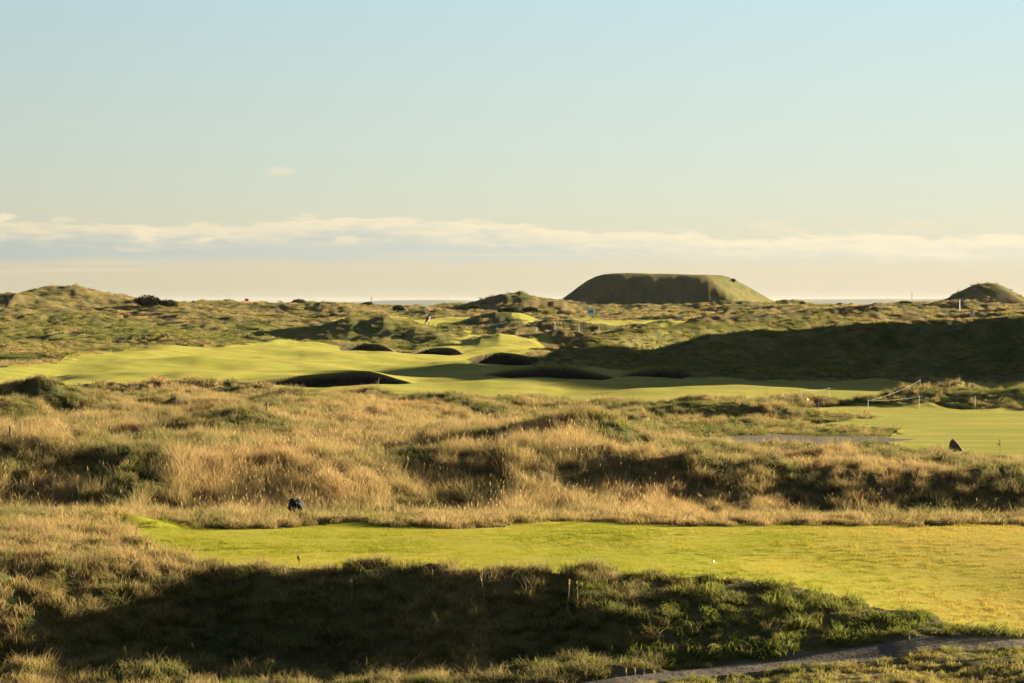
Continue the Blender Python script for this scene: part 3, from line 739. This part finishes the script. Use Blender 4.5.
def stake_white(label, group, px, row_b, hpx, wm, Y=None, tilt=0):
    if Y is None: x, Y, z = ground_at(px, row_b, 100, 500)
    else: x, Y, z = on(px, Y)
    h = hpx*Y/F
    o = empty('rope_stake', (x, Y, z)); o.rotation_euler = (0, tilt, 0); tag(o, label, 'stake', group)
    b = MB(); r = .011 if Y < 200 else .032
    b.tube([(0, 0, -.05), (0, 0, h*.93)], [r, r*.9], 8); b.build('post', wm, o)
    c = MB(); c.tube([(0, 0, h*.93), (0, 0, h*.97), (0, 0, h)], [r*1.35, r*1.35, r*.6], 8); c.build('cap', wm, o)
    return Vector((x, Y, z+h*.9))
def rope(label, pts, m, r, sag=.03):
    b = MB(); P = []
    for a, c in zip(pts[:-1], pts[1:]):
        for k in range(8):
            t = k/8; p = a.lerp(c, t); p.z -= sag*(c-a).length*.5*4*t*(1-t)*.5; P.append(p)
    P.append(pts[-1]); o0 = P[0].copy()
    b.tube([p-o0 for p in P], r, 6)
    return tag(b.build('barrier_rope', m, None, tuple(o0), smooth=True), label, 'rope')

def build_things():
    white = plain('white_paint', (.32, .32, .30), .6, var=.06)
    wood = plain('weathered_wood', (.10, .055, .03), .85, var=.4, scale=30, bumpd=.004)
    darkwood = plain('dark_wood', (.03, .022, .016), .85, var=.4, scale=30)
    stone = plain('dark_stone', (.055, .045, .035), .9, var=.45, scale=9, bumpd=.03)
    bark = plain('bark', (.05, .035, .025), .9)
    gorse = leafmat('gorse_leaf', (.010, .016, .006), (.022, .030, .010))
    gorse2 = leafmat('shrub_leaf', (.03, .035, .013), (.05, .055, .02))
    # standing stone
    x, Y, z = ground_at(956, 451, 70, 120)
    s = Y/F
    import bmesh
    bm = bmesh.new()
    prof = [(-.50, 0), (-.49, .25), (-.47, .5), (-.42, .75), (-.30, .95), (-.20, 1.0), (-.06, .93), (.10, .74), (.30, .46), (.47, .2), (.52, 0)]
    W, Hh = 14.0*s, 13.5*s
    vs = []
    for yy, k in ((-.55, .88), (-.25, 1), (.3, 1), (.55, .86)):
        vs.append([bm.verts.new((u*W*k, yy*W*.5, (v*k)*Hh-.04)) for u, v in prof])
    for a, b in zip(vs[:-1], vs[1:]):
        for i in range(len(prof)-1): bm.faces.new((a[i], a[i+1], b[i+1], b[i]))
    bm.faces.new(list(reversed(vs[0]))); bm.faces.new(vs[-1])
    bmesh.ops.triangulate(bm, faces=bm.faces[:]); bmesh.ops.subdivide_edges(bm, edges=bm.edges[:], cuts=2, use_grid_fill=True)
    for v in bm.verts:
        n = float(gn(v.co.x*9+3, v.co.z*9+v.co.y*7, 4)); v.co += Vector((n*.012, n*.02, n*.008))
    bmesh.ops.recalc_face_normals(bm, faces=bm.faces)
    me = bpy.data.meshes.new('marker_stone'); bm.to_mesh(me); bm.free()
    tag(link('marker_stone', me, stone, None, (x, Y, z)), 'dark pointed marker stone standing on the green turf at the right', 'stone')
    # boulder in the rough
    x, Y, z = on(297, 56.2)
    z = -(506-HR)*Y/F
    bm = bmesh.new(); bmesh.ops.create_icosphere(bm, subdivisions=4, radius=1)
    for v in bm.verts:
        n = float(fbm(np.array([v.co.x*1.6+v.co.z]), np.array([v.co.y*1.6+v.co.z*.7]), 6, 3)[0])
        v.co = Vector((v.co.x*.15, v.co.y*.18, v.co.z*.15))*(1+.28*n)
    me = bpy.data.meshes.new('boulder'); bm.to_mesh(me); bm.free(); me.shade_smooth()
    tag(link('boulder', me, plain('black_rock', (.012, .011, .011), .95, var=.4, scale=14, bumpd=.02), None, (x, Y-.1, z)), 'rounded black boulder half hidden in the deep rough behind the tee', 'boulder')
    # wooden stakes
    for (px, rb, hp, lab) in ((10, 447, 15, 'thin weathered wooden stake at the left end of the golden rough'), (266, 414, 12, 'leaning reddish wooden stake in the rough below the largest bunker'), (818, 409, 11, 'short dark stake behind the low bank near the yellow marker')):
        x, Y, z = ground_at(px, rb, 60, 125)
        b = MB(); h = hp*Y/F
        if px == 10: z += .15
        b.tube([(0, 0, -.2), (.01, 0, h*.5), (.0, 0, h*.97), (0, 0, h)], [.028, .027, .025, .012], 7)
        o = b.build('wooden_stake', wood if px < 500 else darkwood, None, (x, Y, z)); o.rotation_euler = (0, .08 if px == 266 else 0, 0)
        tag(o, lab, 'stake')
    # roped fence on the right
    P = [stake_white('white rope stake nearest the yellow tee marker', 'stakes of the rope fence on the right', 801, 398, 14, white, 117.5)]
    P.append(stake_white('white rope stake on the turf in front of the tussocky bank', 'stakes of the rope fence on the right', 868, 412, 14, white, 108))
    P.append(stake_white('white rope stake at the left end of the tall tussocks on the bank', 'stakes of the rope fence on the right', 919, 404, 14, white, 112))
    P.append(stake_white('white rope stake standing among the tall tussocks of the bank', 'stakes of the rope fence on the right', 975, 405, 14, white, 112))
    P.append(stake_white('white rope stake behind the yellow marker, second from its left end', 'stakes of the rope fence on the right', 829, 394, 10, white, 124))
    hi = stake_white('white rope stake up on the bank at the far end of the pale rope', 'stakes of the rope fence on the right', 920, 390, 9, white, 119)
    grey = plain('rope_fibre', (.17, .165, .15), .9, var=.1)
    rope('slack pale barrier rope running level past the yellow marker', [P[0], P[4], Vector((P[4].x+3.5, P[4].y+1, P[4].z-.1)), hi], grey, .005)
    rope('pale barrier rope climbing from the turf up onto the bank', [P[1], hi], grey, .005)
    rope('thin pale barrier rope along the face of the tussocky bank', [P[1], P[2], P[3]], grey, .0045)
    # far rope stakes
    far = [(441, 330.5), (497, 332), (517, 335), (536, 335.5), (555, 335), (579, 334.5), (599, 334), (618, 331), (637, 330)]
    labs = ['white rope stake below the walking golfer, left of all the others', 'white rope stake at the foot of the grassy hump right of the golfer', 'white rope stake at the left end of the dark strip of turf',
            'second white rope stake along the dark strip of turf', 'third white rope stake along the dark strip of turf', 'fourth white rope stake along the dark strip, left of below the white sign',
            'white rope stake below and right of the white sign', 'white rope stake second from the right end of the far row', 'white rope stake at the right end of the far row by the dark dune']
    for (px, rb), lab in zip(far, labs):
        stake_white(lab, 'white stakes in the far rope line', px, rb, 7.5 if px > 500 else 6.0, white, {441: 335, 497: 322}.get(px, 296 if px < 610 else 305))
    # yellow tee marker
    x, Y, z = on(806.5, 117)
    o = empty('tee_marker', (x, Y, z)); tag(o, 'small yellow round tee marker at the foot of the white stake', 'tee marker')
    me = bpy.data.meshes.new('ball'); bm = bmesh.new(); bmesh.ops.create_uvsphere(bm, u_segments=20, v_segments=12, radius=.085)
    for v in bm.verts:
        if v.co.z < -.05: v.co.z = -.05
    bm.to_mesh(me); bm.free(); me.shade_smooth()
    link('ball', me, plain('yellow_paint', (.85, .5, .02), .4, var=.05), o, (0, 0, .09))
    b = MB(); b.tube([(0, 0, -.05), (0, 0, .06)], [.012, .012], 6); b.build('spike', darkwood, o)
    # sign board below the great mound
    x, Y, z = ground_at(591, 316, 300, 600)
    o = empty('sign_board', (x, Y, z)); tag(o, 'small white notice board in the dunes below the flat topped mound', 'sign')
    zz = .15
    b = MB(); b.box((0, 0, zz+.45), (.95, .05, .85)); b.build('board', plain('sign_white', (.62, .68, .82), .5, var=.03), o, bevel=.01)
    b = MB(); b.box((0, -.03, zz+.5), (.55, .012, .3)); b.build('panel', plain('sign_blue', (.10, .16, .35), .5, var=.05), o)
    for sx in (-.38, .38):
        b = MB(); b.tube([(sx, .05, -.1), (sx, .05, zz+.9)], .035, 8); b.build('leg', white, o)
    # pole and hut on the right
    x, Y, z = on(959.5, 425); z0 = z
    o = empty('tall_post', (x, Y, z)); tag(o, 'tall white post standing in front of the pointed dune on the right', 'post')
    b = MB(); top = -(299.5-HR)*Y/F-z; b.tube([(0, 0, -.1), (0, 0, top)], [.09, .075], 10); b.build('pole', plain('pale_grey_paint', (.5, .55, .6), .5, var=.05), o)
    b = MB(); b.tube([(0, 0, top), (0, 0, top+.06)], [.11, .05], 10); b.build('cap', white, o)
    x, Y, z = ground_at(972, 317, 250, 600)
    zz = z
    o = empty('tee_box', (x, Y, max(z, zz))); tag(o, 'small cream tee box at the foot of the pointed dune', 'box')
    b = MB(); b.box((0, 0, .28), (.36, .3, .56)); b.build('body', plain('cream_paint', (.75, .68, .45), .5, var=.05), o, bevel=.02)
    b = MB(); b.box((0, 0, .59), (.42, .36, .06)); b.build('lid', darkwood, o, bevel=.01)
    # thin mast on the skyline and a second one
    for (px, Y, r0, lab) in ((912, 560, 292, 'thin bare mast on the skyline left of the pointed dune'), (371.5, 480, 296.5, 'short dark pole on the skyline among low bushes')):
        x, Y, z = on(px, Y); top = -(r0-HR)*Y/F - z
        b = MB(); b.tube([(0, 0, -.2), (0, 0, top)], [.05, .03], 8)
        for k in range(3): b.tube([(-.2, 0, top*(.6+.15*k)), (.2, 0, top*(.6+.15*k))], .015, 5)
        tag(b.build('mast', darkwood, None, (x, Y, z)), lab, 'mast')
    # red flag
    x, Y, z = on(245, 478); top = 1.35
    o = empty('golf_flag', (x, Y, z)); tag(o, 'red golf flag showing on the skyline of the left dunes', 'flag')
    b = MB(); b.tube([(0, 0, -.2), (0, 0, max(top, 1.)+.05)], .02, 8); b.build('pole', white, o)
    V = []; Q = []; T = max(top, 1.)
    for i in range(9):
        for j in range(5): V.append((.6*i/8, .05*math.sin(i*1.1), T-.42*j/4-.08*i/8))
    for i in range(8):
        for j in range(4): Q.append((i*5+j, i*5+j+1, (i+1)*5+j+1, (i+1)*5+j))
    me = bpy.data.meshes.new('cloth'); me.from_pydata(V, [], Q); me.update()
    c = link('cloth', me, plain('red_cloth', (.7, .03, .02), .7, var=.1), o); sl = c.modifiers.new('s', 'SOLIDIFY'); sl.thickness = .01
    # ball on the tee
    x, Y, z = ground_at(713, 564, 40, 52)
    me = bpy.data.meshes.new('golf_ball'); bm = bmesh.new(); bmesh.ops.create_icosphere(bm, subdivisions=3, radius=.0215); bm.to_mesh(me); bm.free(); me.shade_smooth()
    tag(link('golf_ball', me, plain('ball_white', (.85, .85, .82), .35, var=.02), None, (x, Y, z+.035)), 'white golf ball lying on the mown tee', 'ball')
    # pale dead sticks by the path corner
    for (px, Yp, ln, an, lab) in ((969, 39.55, .16, .35, 'pale broken stick on the right end of the near bank'), (938, 38.95, .12, .15, 'pale dead stick lying at the edge of the near path'), (586, 39.3, .14, -.5, 'pale dry leaf stalk on the shaded bank below the tee')):
        x, Y, z = on(px, Yp)
        b = MB(); b.tube([(-ln/2, 0, 0), (0, .01, .02), (ln/2, 0, .015)], [.008, .010, .005], 6)
        o = b.build('stick', plain('bleached_wood', (.55, .48, .36), .7, var=.15), None, (x, Y, z+.07)); o.rotation_euler = (0, -an, .3)
        tag(o, lab, 'stick')
    # dark seed head plants (docks and thistles)
    pale = plain('pale_stem', (.34, .26, .13), .8, var=.3, scale=50)
    dock = plain('dock_brown', (.05, .022, .012), .9, var=.4, scale=60)
    def dockplant(px, row, h, lab, name='dock_plant', rot=0, m=dock, lim=(36, 125)):
        x, Y, z = ground_at(px, row, *lim)
        r = random.Random(int(px*7))
        o = empty(name, (x, Y, z)); o.rotation_euler = (0, rot, r.uniform(0, 3)); tag(o, lab, 'plant', None)
        b = MB(); b.tube([(0, 0, -.03), (.01, 0, h*.5), (.0, .01, h)], [.003, .0025, .0015] if m is pale else [.006, .005, .003], 6)
        tips = [(0, .01, h)]
        for k in range(5 if m is dock else 0):
            a = r.uniform(0, 6.28); t = r.uniform(.5, .85); e = (.16*h*math.cos(a), .16*h*math.sin(a), h*(t+.16)); b.tube([(0, 0, h*t), e], [.004, .003], 5); tips.append(e)
        b.build('stem', m, o)
        for tp in tips:
            V = []; Fc = []
            for k in range(40):
                p = Vector(tp)+Vector((r.gauss(0, .006), r.gauss(0, .006), r.uniform(-.11, .02)*h*1.2))
                a = Vector((r.gauss(0, 1), r.gauss(0, 1), r.gauss(0, 1))).normalized(); c = a.orthogonal().normalized(); s = .007; i = len(V)
                V += [tuple(p-a*s), tuple(p+c*s), tuple(p+a*s), tuple(p-c*s)]; Fc.append((i, i+1, i+2, i+3))
            me = bpy.data.meshes.new('seed_head'); me.from_pydata(V, [], Fc); me.update(); link('seed_head', me, m, o)
    dockplant(299, 566, .15, 'dark dried seed head plant in front of the tee turf, left of centre')
    dockplant(318, 440, .34, 'reddish dried dock plant in the rough below the leaning stake')
    dockplant(1000, 452, .35, 'dry weed standing on the turf right of the marker stone')
    
    for (px, row, h, ro, lab) in ((566, 615, .50, .14, 'tall pale seed stem on the bank, left of a pair below the tee'), (578, 612, .44, .03, 'tall pale seed stem on the bank, right of a pair below the tee'), (485, 607, .45, -.15, 'pale grass stem leaning at the centre of the shaded bank'),
                                  (433, 590, .30, -.05, 'short straight pale stem in the middle of the shaded bank'), (290, 590, .40, -.35, 'pale stem leaning left on the shaded bank under the seed heads'), (352, 600, .3, -.1, 'single pale thistle stem on the left of the shaded bank')):
        dockplant(px, row, h, lab, 'seed_stem', ro, pale, (36, 44))
    for k, (px, Yp, h, lab) in enumerate(((767, 112, 1.0, 'tall bleached weed stalk behind the low bank right of centre'), (792, 113, .7, 'shorter bleached weed stalk left of the yellow marker'), (378, 122, .6, 'spiky weed in front of the largest bunker'))):
        x, Y, z = on(px, Yp); zz = z
        r = random.Random(k)
        b = MB(); b.tube([(0, 0, -.05), (.02, 0, h*.6), (.04, 0, h)], [.012, .010, .005], 6)
        for q in range(6): a = r.uniform(0, 6); t = r.uniform(.3, .85); b.tube([(0.02, 0, h*t), (.15*math.cos(a), .15*math.sin(a), h*(t+.15))], [.006, .003], 5)
        tag(b.build('weed_stalk', pale, None, (x, Y, zz)), lab, 'plant')
    # bushes
    B_ = [('broad black gorse bush on the skyline dune at the left', 147, 405, 4.6, 1.75, gorse), ('low dark gorse bush touching the right side of the broad black bush', 167, 402, 4.0, 1.3, gorse),
          ('small dark bush below the broad black gorse', 183, 385, 2.2, .8, gorse), ('rounded green shrub on the skyline above the middle left dunes', 299, 470, 3.2, 1.3, gorse2), ('low wide shrub right of the rounded skyline shrub', 316, 465, 2.6, .8, gorse2),
          ('dark bush at the foot of the short skyline pole', 368, 470, 2.4, .9, gorse2), ('isolated dark shrub on the skyline left of the golfer', 398, 440, 2.5, 1.15, gorse),
          ('dark gorse bush at the left foot of the skyline hummock', 476, 450, 3.0, 1.0, gorse), ('dark gorse bush on the face of the hummock left of the great mound', 508, 430, 3.6, 1.1, gorse), ('low dark bush right on the face of the same hummock', 530, 440, 3.2, .9, gorse),
          ('small dark bush high on the sunlit flank of the great mound', 733.5, 716, 1.6, .9, gorse), ('dark bush at the foot of the great mound on its right', 697, 470, 2.3, 1.1, gorse),
          ('round bush on the skyline right of the great mound', 802.5, 600, 1.8, 1.2, gorse), ('tiny round bush on the skyline, left of a loose trio', 827, 600, 1.1, .9, gorse), ('wider bush in the middle of the loose skyline trio', 840, 590, 2.2, 1.0, gorse), ('small bush at the right of the loose skyline trio', 851, 590, 1.5, .9, gorse),
          ('dark bush on the skyline just left of the pointed dune', 942, 520, 1.4, 1.3, gorse), ('low dark bush at the left foot of the pointed dune', 950, 500, 2.0, .9, gorse), ('dark hedge like bush at the skyline far right of the trio', 905, 555, 3.5, .8, gorse2),
          ('dark dome shaped bush near the hummock right of the golfer', 500, 372, .9, .6, gorse)]
    for k, (lab, px, Y, w, h, m) in enumerate(B_): shrub(lab, px, Y, w, h, 100+k, m, bark, 'bushes along the skyline dunes' if Y > 400 else None)
    golfer()

def golfer():
    x, Y, z = ground_at(427, 325.3, 330, 430)
    k = 12.3*Y/F/1.78
    o = empty('person', (x, Y, z)); tag(o, 'golfer in dark clothes walking left across the far fairway with a bag', 'person')
    o.scale = (k, k, k)
    skin = plain('skin', (.35, .2, .14), .6, var=.1); navy = plain('navy_jacket', (.02, .03, .06), .8, var=.2); dark = plain('dark_trousers', (.012, .012, .014), .85, var=.2); hair = plain('dark_hair', (.02, .014, .01), .8)
    # skeleton joints: faces -X, mid stride
    J = {'pel': (0, 0, .95, .13), 'bel': (-.01, 0, 1.08, .125), 'che': (-.03, 0, 1.28, .145), 'nek': (-.05, 0, 1.47, .06), 'hed0': (-.07, 0, 1.56, .075), 'hed1': (-.075, 0, 1.66, .098), 'hed2': (-.07, 0, 1.74, .07),
         'shL': (-.04, -.19, 1.41, .07), 'elL': (.12, -.25, 1.16, .045), 'wrL': (.04, -.26, .93, .032), 'haL': (.01, -.25, .85, .038),
         'shR': (-.04, .19, 1.41, .07), 'elR': (-.10, .25, 1.14, .045), 'wrR': (-.28, .22, 1.00, .032), 'haR': (-.35, .21, .96, .038),
         'hpL': (0, -.10, .90, .10), 'knL': (-.20, -.11, .52, .065), 'anL': (-.34, -.11, .10, .045), 'toL': (-.50, -.12, .05, .035),
         'hpR': (0, .10, .90, .10), 'knR': (.10, .11, .50, .065), 'anR': (.36, .11, .16, .045), 'toR': (.24, .12, .04, .035)}
    E = [('pel', 'bel'), ('bel', 'che'), ('che', 'nek'), ('nek', 'hed0'), ('hed0', 'hed1'), ('hed1', 'hed2'), ('che', 'shL'), ('shL', 'elL'), ('elL', 'wrL'), ('wrL', 'haL'), ('che', 'shR'), ('shR', 'elR'), ('elR', 'wrR'), ('wrR', 'haR'),
         ('pel', 'hpL'), ('hpL', 'knL'), ('knL', 'anL'), ('anL', 'toL'), ('pel', 'hpR'), ('hpR', 'knR'), ('knR', 'anR'), ('anR', 'toR')]
    def skinned(name, keys, grow, m, edges=None):
        ks = [q for q in J if q in keys]; me = bpy.data.meshes.new(name)
        me.from_pydata([J[q][:3] for q in ks], [(ks.index(a), ks.index(b)) for a, b in E if a in ks and b in ks], []); me.update()
        c = link(name, me, m, o)
        s = c.modifiers.new('skin', 'SKIN'); s.use_smooth_shade = True
        sv = me.skin_vertices[0].data if me.skin_vertices else None
        if sv is None:
            bpy.context.view_layer.objects.active = c; c.select_set(True)
            bpy.ops.mesh.customdata_skin_add(); sv = me.skin_vertices[0].data
        for i, q in enumerate(ks): sv[i].radius = (J[q][3]*grow, J[q][3]*grow); sv[i].use_root = (i == 0)
        c.modifiers.new('sub', 'SUBSURF').levels = 2; c.modifiers['sub'].render_levels = 2
        return c
    skinned('body', set(J), 1.0, skin)
    skinned('jacket', {'pel', 'bel', 'che', 'shL', 'elL', 'wrL', 'shR', 'elR', 'wrR'}, 1.13, navy)
    skinned('trousers', {'pel', 'hpL', 'knL', 'anL', 'hpR', 'knR', 'anR'}, 1.16, dark)
    for a, t in (('anL', 'toL'), ('anR', 'toR')):
        b = MB(); p, q = Vector(J[a][:3]), Vector(J[t][:3]); b.tube([p+Vector((.05, 0, -.06)), p+Vector((0, 0, -.04)), q, q+Vector((-.05, 0, 0))], [.04, .055, .045, .02], 10); b.build('shoe', dark, o, smooth=True)
    # cap with peak
    b = MB(); b.tube([(-.07, 0, 1.68), (-.07, 0, 1.74), (-.07, 0, 1.785)], [.108, .10, .05], 14); b.box((-.19, 0, 1.685), (.11, .13, .015)); b.build('cap', hair, o, smooth=False)
    # golf bag carried on the back
    g = empty('golf_bag', (x+.20*k, Y-.16*k, z+.86*k)); g.rotation_euler = (.1, .55, 0); g.scale = (k, k, k); tag(g, 'pale golf bag slung at the side of the walking golfer', 'golf bag')
    b = MB(); b.tube([(0, 0, -.42), (0, 0, -.36), (0, 0, .30), (0, 0, .42)], [.10, .125, .115, .13], 14); b.build('bag_body', plain('bag_white', (.6, .6, .62), .6, var=.1), g, smooth=True)
    b = MB(); b.box((0, -.13, -.1), (.15, .09, .36)); b.build('pocket', plain('bag_red', (.10, .02, .05), .7), g, bevel=.02)
    for q in range(4):
        a = q*1.57; b = MB(); b.tube([(.05*math.cos(a), .05*math.sin(a), .3), (.05*math.cos(a), .05*math.sin(a), .62)], .008, 6); b.box((.05*math.cos(a)+.03, .05*math.sin(a), .64), (.09, .035, .05)); b.build('club', plain('club_metal', (.25, .25, .26), .35, 1.0), g)
    b = MB(); b.tube([(0, .1, .3), (-.1, .22, .15), (-.1, .22, -.1), (0, .1, -.25)], .018, 6); b.build('strap', dark, g)

# ------------------------------------------------------------------ sky, sun, air, camera
def build_world():
    w = bpy.data.worlds.new('World'); SC.world = w; w.use_nodes = True
    nt = w.node_tree; nt.nodes.clear(); B = NB(nt)
    sky = B.n('ShaderNodeTexSky', sky_type='NISHITA', sun_disc=False, sun_elevation=SUN_EL, sun_rotation=SUN_AZ, altitude=10., air_density=1.0, dust_density=1.2, ozone_density=1.0)
    d = B.n('ShaderNodeTexCoord').outputs['Generated']
    s = B.n('ShaderNodeSeparateXYZ', i={0: d}).outputs
    col = B.mix(1.0, sky.outputs[0], SKYTINT, 'MULTIPLY')
    # pale clear air tone by height, brighter towards the sun
    el = s[2]
    rp = B.n('ShaderNodeValToRGB', i={0: B.math('MULTIPLY', el, 4.0)}); cr = rp.color_ramp
    stops = [(0.0, (.70, .63, .45)), (.05, (.75, .68, .49)), (.14, (.68, .72, .59)), (.21, (.62, .72, .65)), (.42, (.52, .70, .75)), (.7, (.26, .42, .52)), (1.0, (.10, .20, .32))]
    while len(cr.elements) < len(stops): cr.elements.new(.5)
    for e, (p, c) in zip(cr.elements, stops): e.position = p; e.color = (*c, 1)
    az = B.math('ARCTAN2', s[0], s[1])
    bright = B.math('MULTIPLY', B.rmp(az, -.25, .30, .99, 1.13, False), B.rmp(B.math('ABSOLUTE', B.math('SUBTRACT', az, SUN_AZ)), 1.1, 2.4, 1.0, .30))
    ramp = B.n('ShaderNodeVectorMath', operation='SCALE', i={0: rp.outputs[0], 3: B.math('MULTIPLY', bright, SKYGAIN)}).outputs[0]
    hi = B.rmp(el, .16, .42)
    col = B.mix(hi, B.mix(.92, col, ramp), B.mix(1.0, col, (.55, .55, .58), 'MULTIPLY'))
    # bank of cloud low over the horizon
    sc = B.n('ShaderNodeCombineXYZ', i={0: B.math('MULTIPLY', az, 12.), 1: B.math('MULTIPLY', el, 62.), 2: 0.}).outputs[0]
    wv = B.noise(B.n('ShaderNodeCombineXYZ', i={0: B.math('MULTIPLY', az, 6.), 1: 4.2, 2: 0.}).outputs[0], 1.6, 3)
    big = B.noise(sc, 2.4, 6, .62)
    fine = B.noise(sc, 7.5, 6, .62)
    nz = B.math('ADD', B.math('MULTIPLY', B.math('SUBTRACT', big, .5), .016), B.math('MULTIPLY', B.math('SUBTRACT', fine, .5), .008))
    top = B.math('ADD', B.math('ADD', .0284, B.math('MULTIPLY', B.math('SUBTRACT', wv, .5), .011)), nz)
    top = B.math('SUBTRACT', top, B.rmp(az, -.01, .06, 0, .0042))
    below = B.rmp(B.math('SUBTRACT', top, el), -.0004, .0018)
    bot = B.math('ADD', .0128, B.math('MULTIPLY', B.math('SUBTRACT', big, .5), .010))
    above = B.rmp(B.math('SUBTRACT', el, bot), -.0012, .0045)
    cover = B.math('MULTIPLY', below, above)
    depth = B.math('SUBTRACT', top, el)
    crest = B.rmp(B.math('ADD', depth, B.math('MULTIPLY', B.math('SUBTRACT', fine, .5), -.022)), .0008, .0110)
    leftw = B.rmp(az, -.19, .20, .95, .22, False)
    body = B.mix(leftw, (.80, .74, .56), (.56, .62, .575))
    ccol = B.mix(crest, (.93, .82, .58), body)
    ccol = B.n('ShaderNodeVectorMath', operation='SCALE', i={0: ccol, 3: B.math('MULTIPLY', bright, SKYGAIN)}).outputs[0]
    col = B.mix(B.math('MULTIPLY', cover, .95), col, ccol)
    # faint lower streaks
    st = B.noise(B.n('ShaderNodeCombineXYZ', i={0: B.math('MULTIPLY', az, 8.), 1: B.math('MULTIPLY', el, 260.), 2: 7.}).outputs[0], 1.3, 4)
    sk = B.math('MULTIPLY', B.math('MULTIPLY', B.rmp(st, .5, .68), B.rmp(el, .003, .010)), B.rmp(el, .024, .016))
    col = B.mix(B.math('MULTIPLY', sk, .35), col, B.n('ShaderNodeVectorMath', operation='SCALE', i={0: (.86, .76, .55), 3: SKYGAIN}).outputs[0])
    # puffs: (azimuth, elevation, half width, half height)
    for (px, row, hw, hh, am) in ((282, 172, 17, 6.5, .55), (147, 233, 20, 9, .8), (4, 219, 14, 8, .8), (62, 221, 16, 5, .5), (205, 239, 12, 3.5, .7), (775, 228, 34, 8, .6), (915, 228, 40, 9, .6), (361, 241, 34, 6, .6), (980, 256, 16, 4, .6)):
        a0 = math.atan((px-CX)/F); e0 = (HR-row)/F
        dx = B.math('DIVIDE', B.math('SUBTRACT', az, a0), hw/F); dy = B.math('DIVIDE', B.math('SUBTRACT', el, e0), hh/F)
        r = B.math('ADD', B.math('MULTIPLY', dx, dx), B.math('MULTIPLY', dy, dy))
        q = B.math('ADD', B.math('SUBTRACT', 1.0, r), B.math('MULTIPLY', B.math('SUBTRACT', fine, .5), 5.0))
        col = B.mix(B.math('MULTIPLY', B.rmp(q, .0, 1.1), am), col, B.n('ShaderNodeVectorMath', operation='SCALE', i={0: (.92, .80, .57), 3: SKYGAIN}).outputs[0])
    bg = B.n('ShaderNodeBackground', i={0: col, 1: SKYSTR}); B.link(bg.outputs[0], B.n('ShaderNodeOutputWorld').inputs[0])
    L = bpy.data.lights.new('sun', 'SUN'); L.energy = SUNSTR; L.angle = math.radians(.6); L.color = (1.0, .83, .56)
    so = bpy.data.objects.new('sun', L); COL.objects.link(so)
    dv = Vector((math.sin(SUN_AZ)*math.cos(SUN_EL), math.cos(SUN_AZ)*math.cos(SUN_EL), math.sin(SUN_EL)))
    so.rotation_euler = dv.to_track_quat('Z', 'Y').to_euler(); so.location = (60, 40, 60)
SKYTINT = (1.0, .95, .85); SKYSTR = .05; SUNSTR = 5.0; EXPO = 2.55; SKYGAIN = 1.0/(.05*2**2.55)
HAZE = 1.5e-5
def build_haze():
    b = MB(); b.box((0, 5900, 1.5), (30000, 13400, 27.0))
    m, nt = mat('haze'); B = NB(nt)
    v = B.n('ShaderNodeVolumePrincipled'); v.inputs['Color'].default_value = (.86, .90, .95, 1); v.inputs['Density'].default_value = HAZE; v.inputs['Anisotropy'].default_value = .3
    B.link(v.outputs[0], B.n('ShaderNodeOutputMaterial').inputs['Volume'])
    tag(b.build('haze', m), None, None, kind='stuff')

def build_camera():
    c = bpy.data.cameras.new('camera'); c.sensor_width = 36; c.lens = F*36/1024; c.clip_start = .1; c.clip_end = 30000
    c.shift_y = -(341.5-HR)/1024
    o = bpy.data.objects.new('camera', c); COL.objects.link(o); o.rotation_euler = (math.pi/2, 0, 0); o.location = (0, 0, 0)
    SC.camera = o
    SC.view_settings.view_transform = 'Standard'; SC.view_settings.look = 'None'; SC.view_settings.exposure = EXPO; SC.view_settings.gamma = 1
    SC.render.engine = 'CYCLES'
    SC.cycles.max_bounces = 5; SC.cycles.diffuse_bounces = 3; SC.cycles.transmission_bounces = 3; SC.cycles.volume_bounces = 0

build_camera(); build_world(); build_land(); build_things(); build_grass()
if HAZE: build_haze()
print('done')
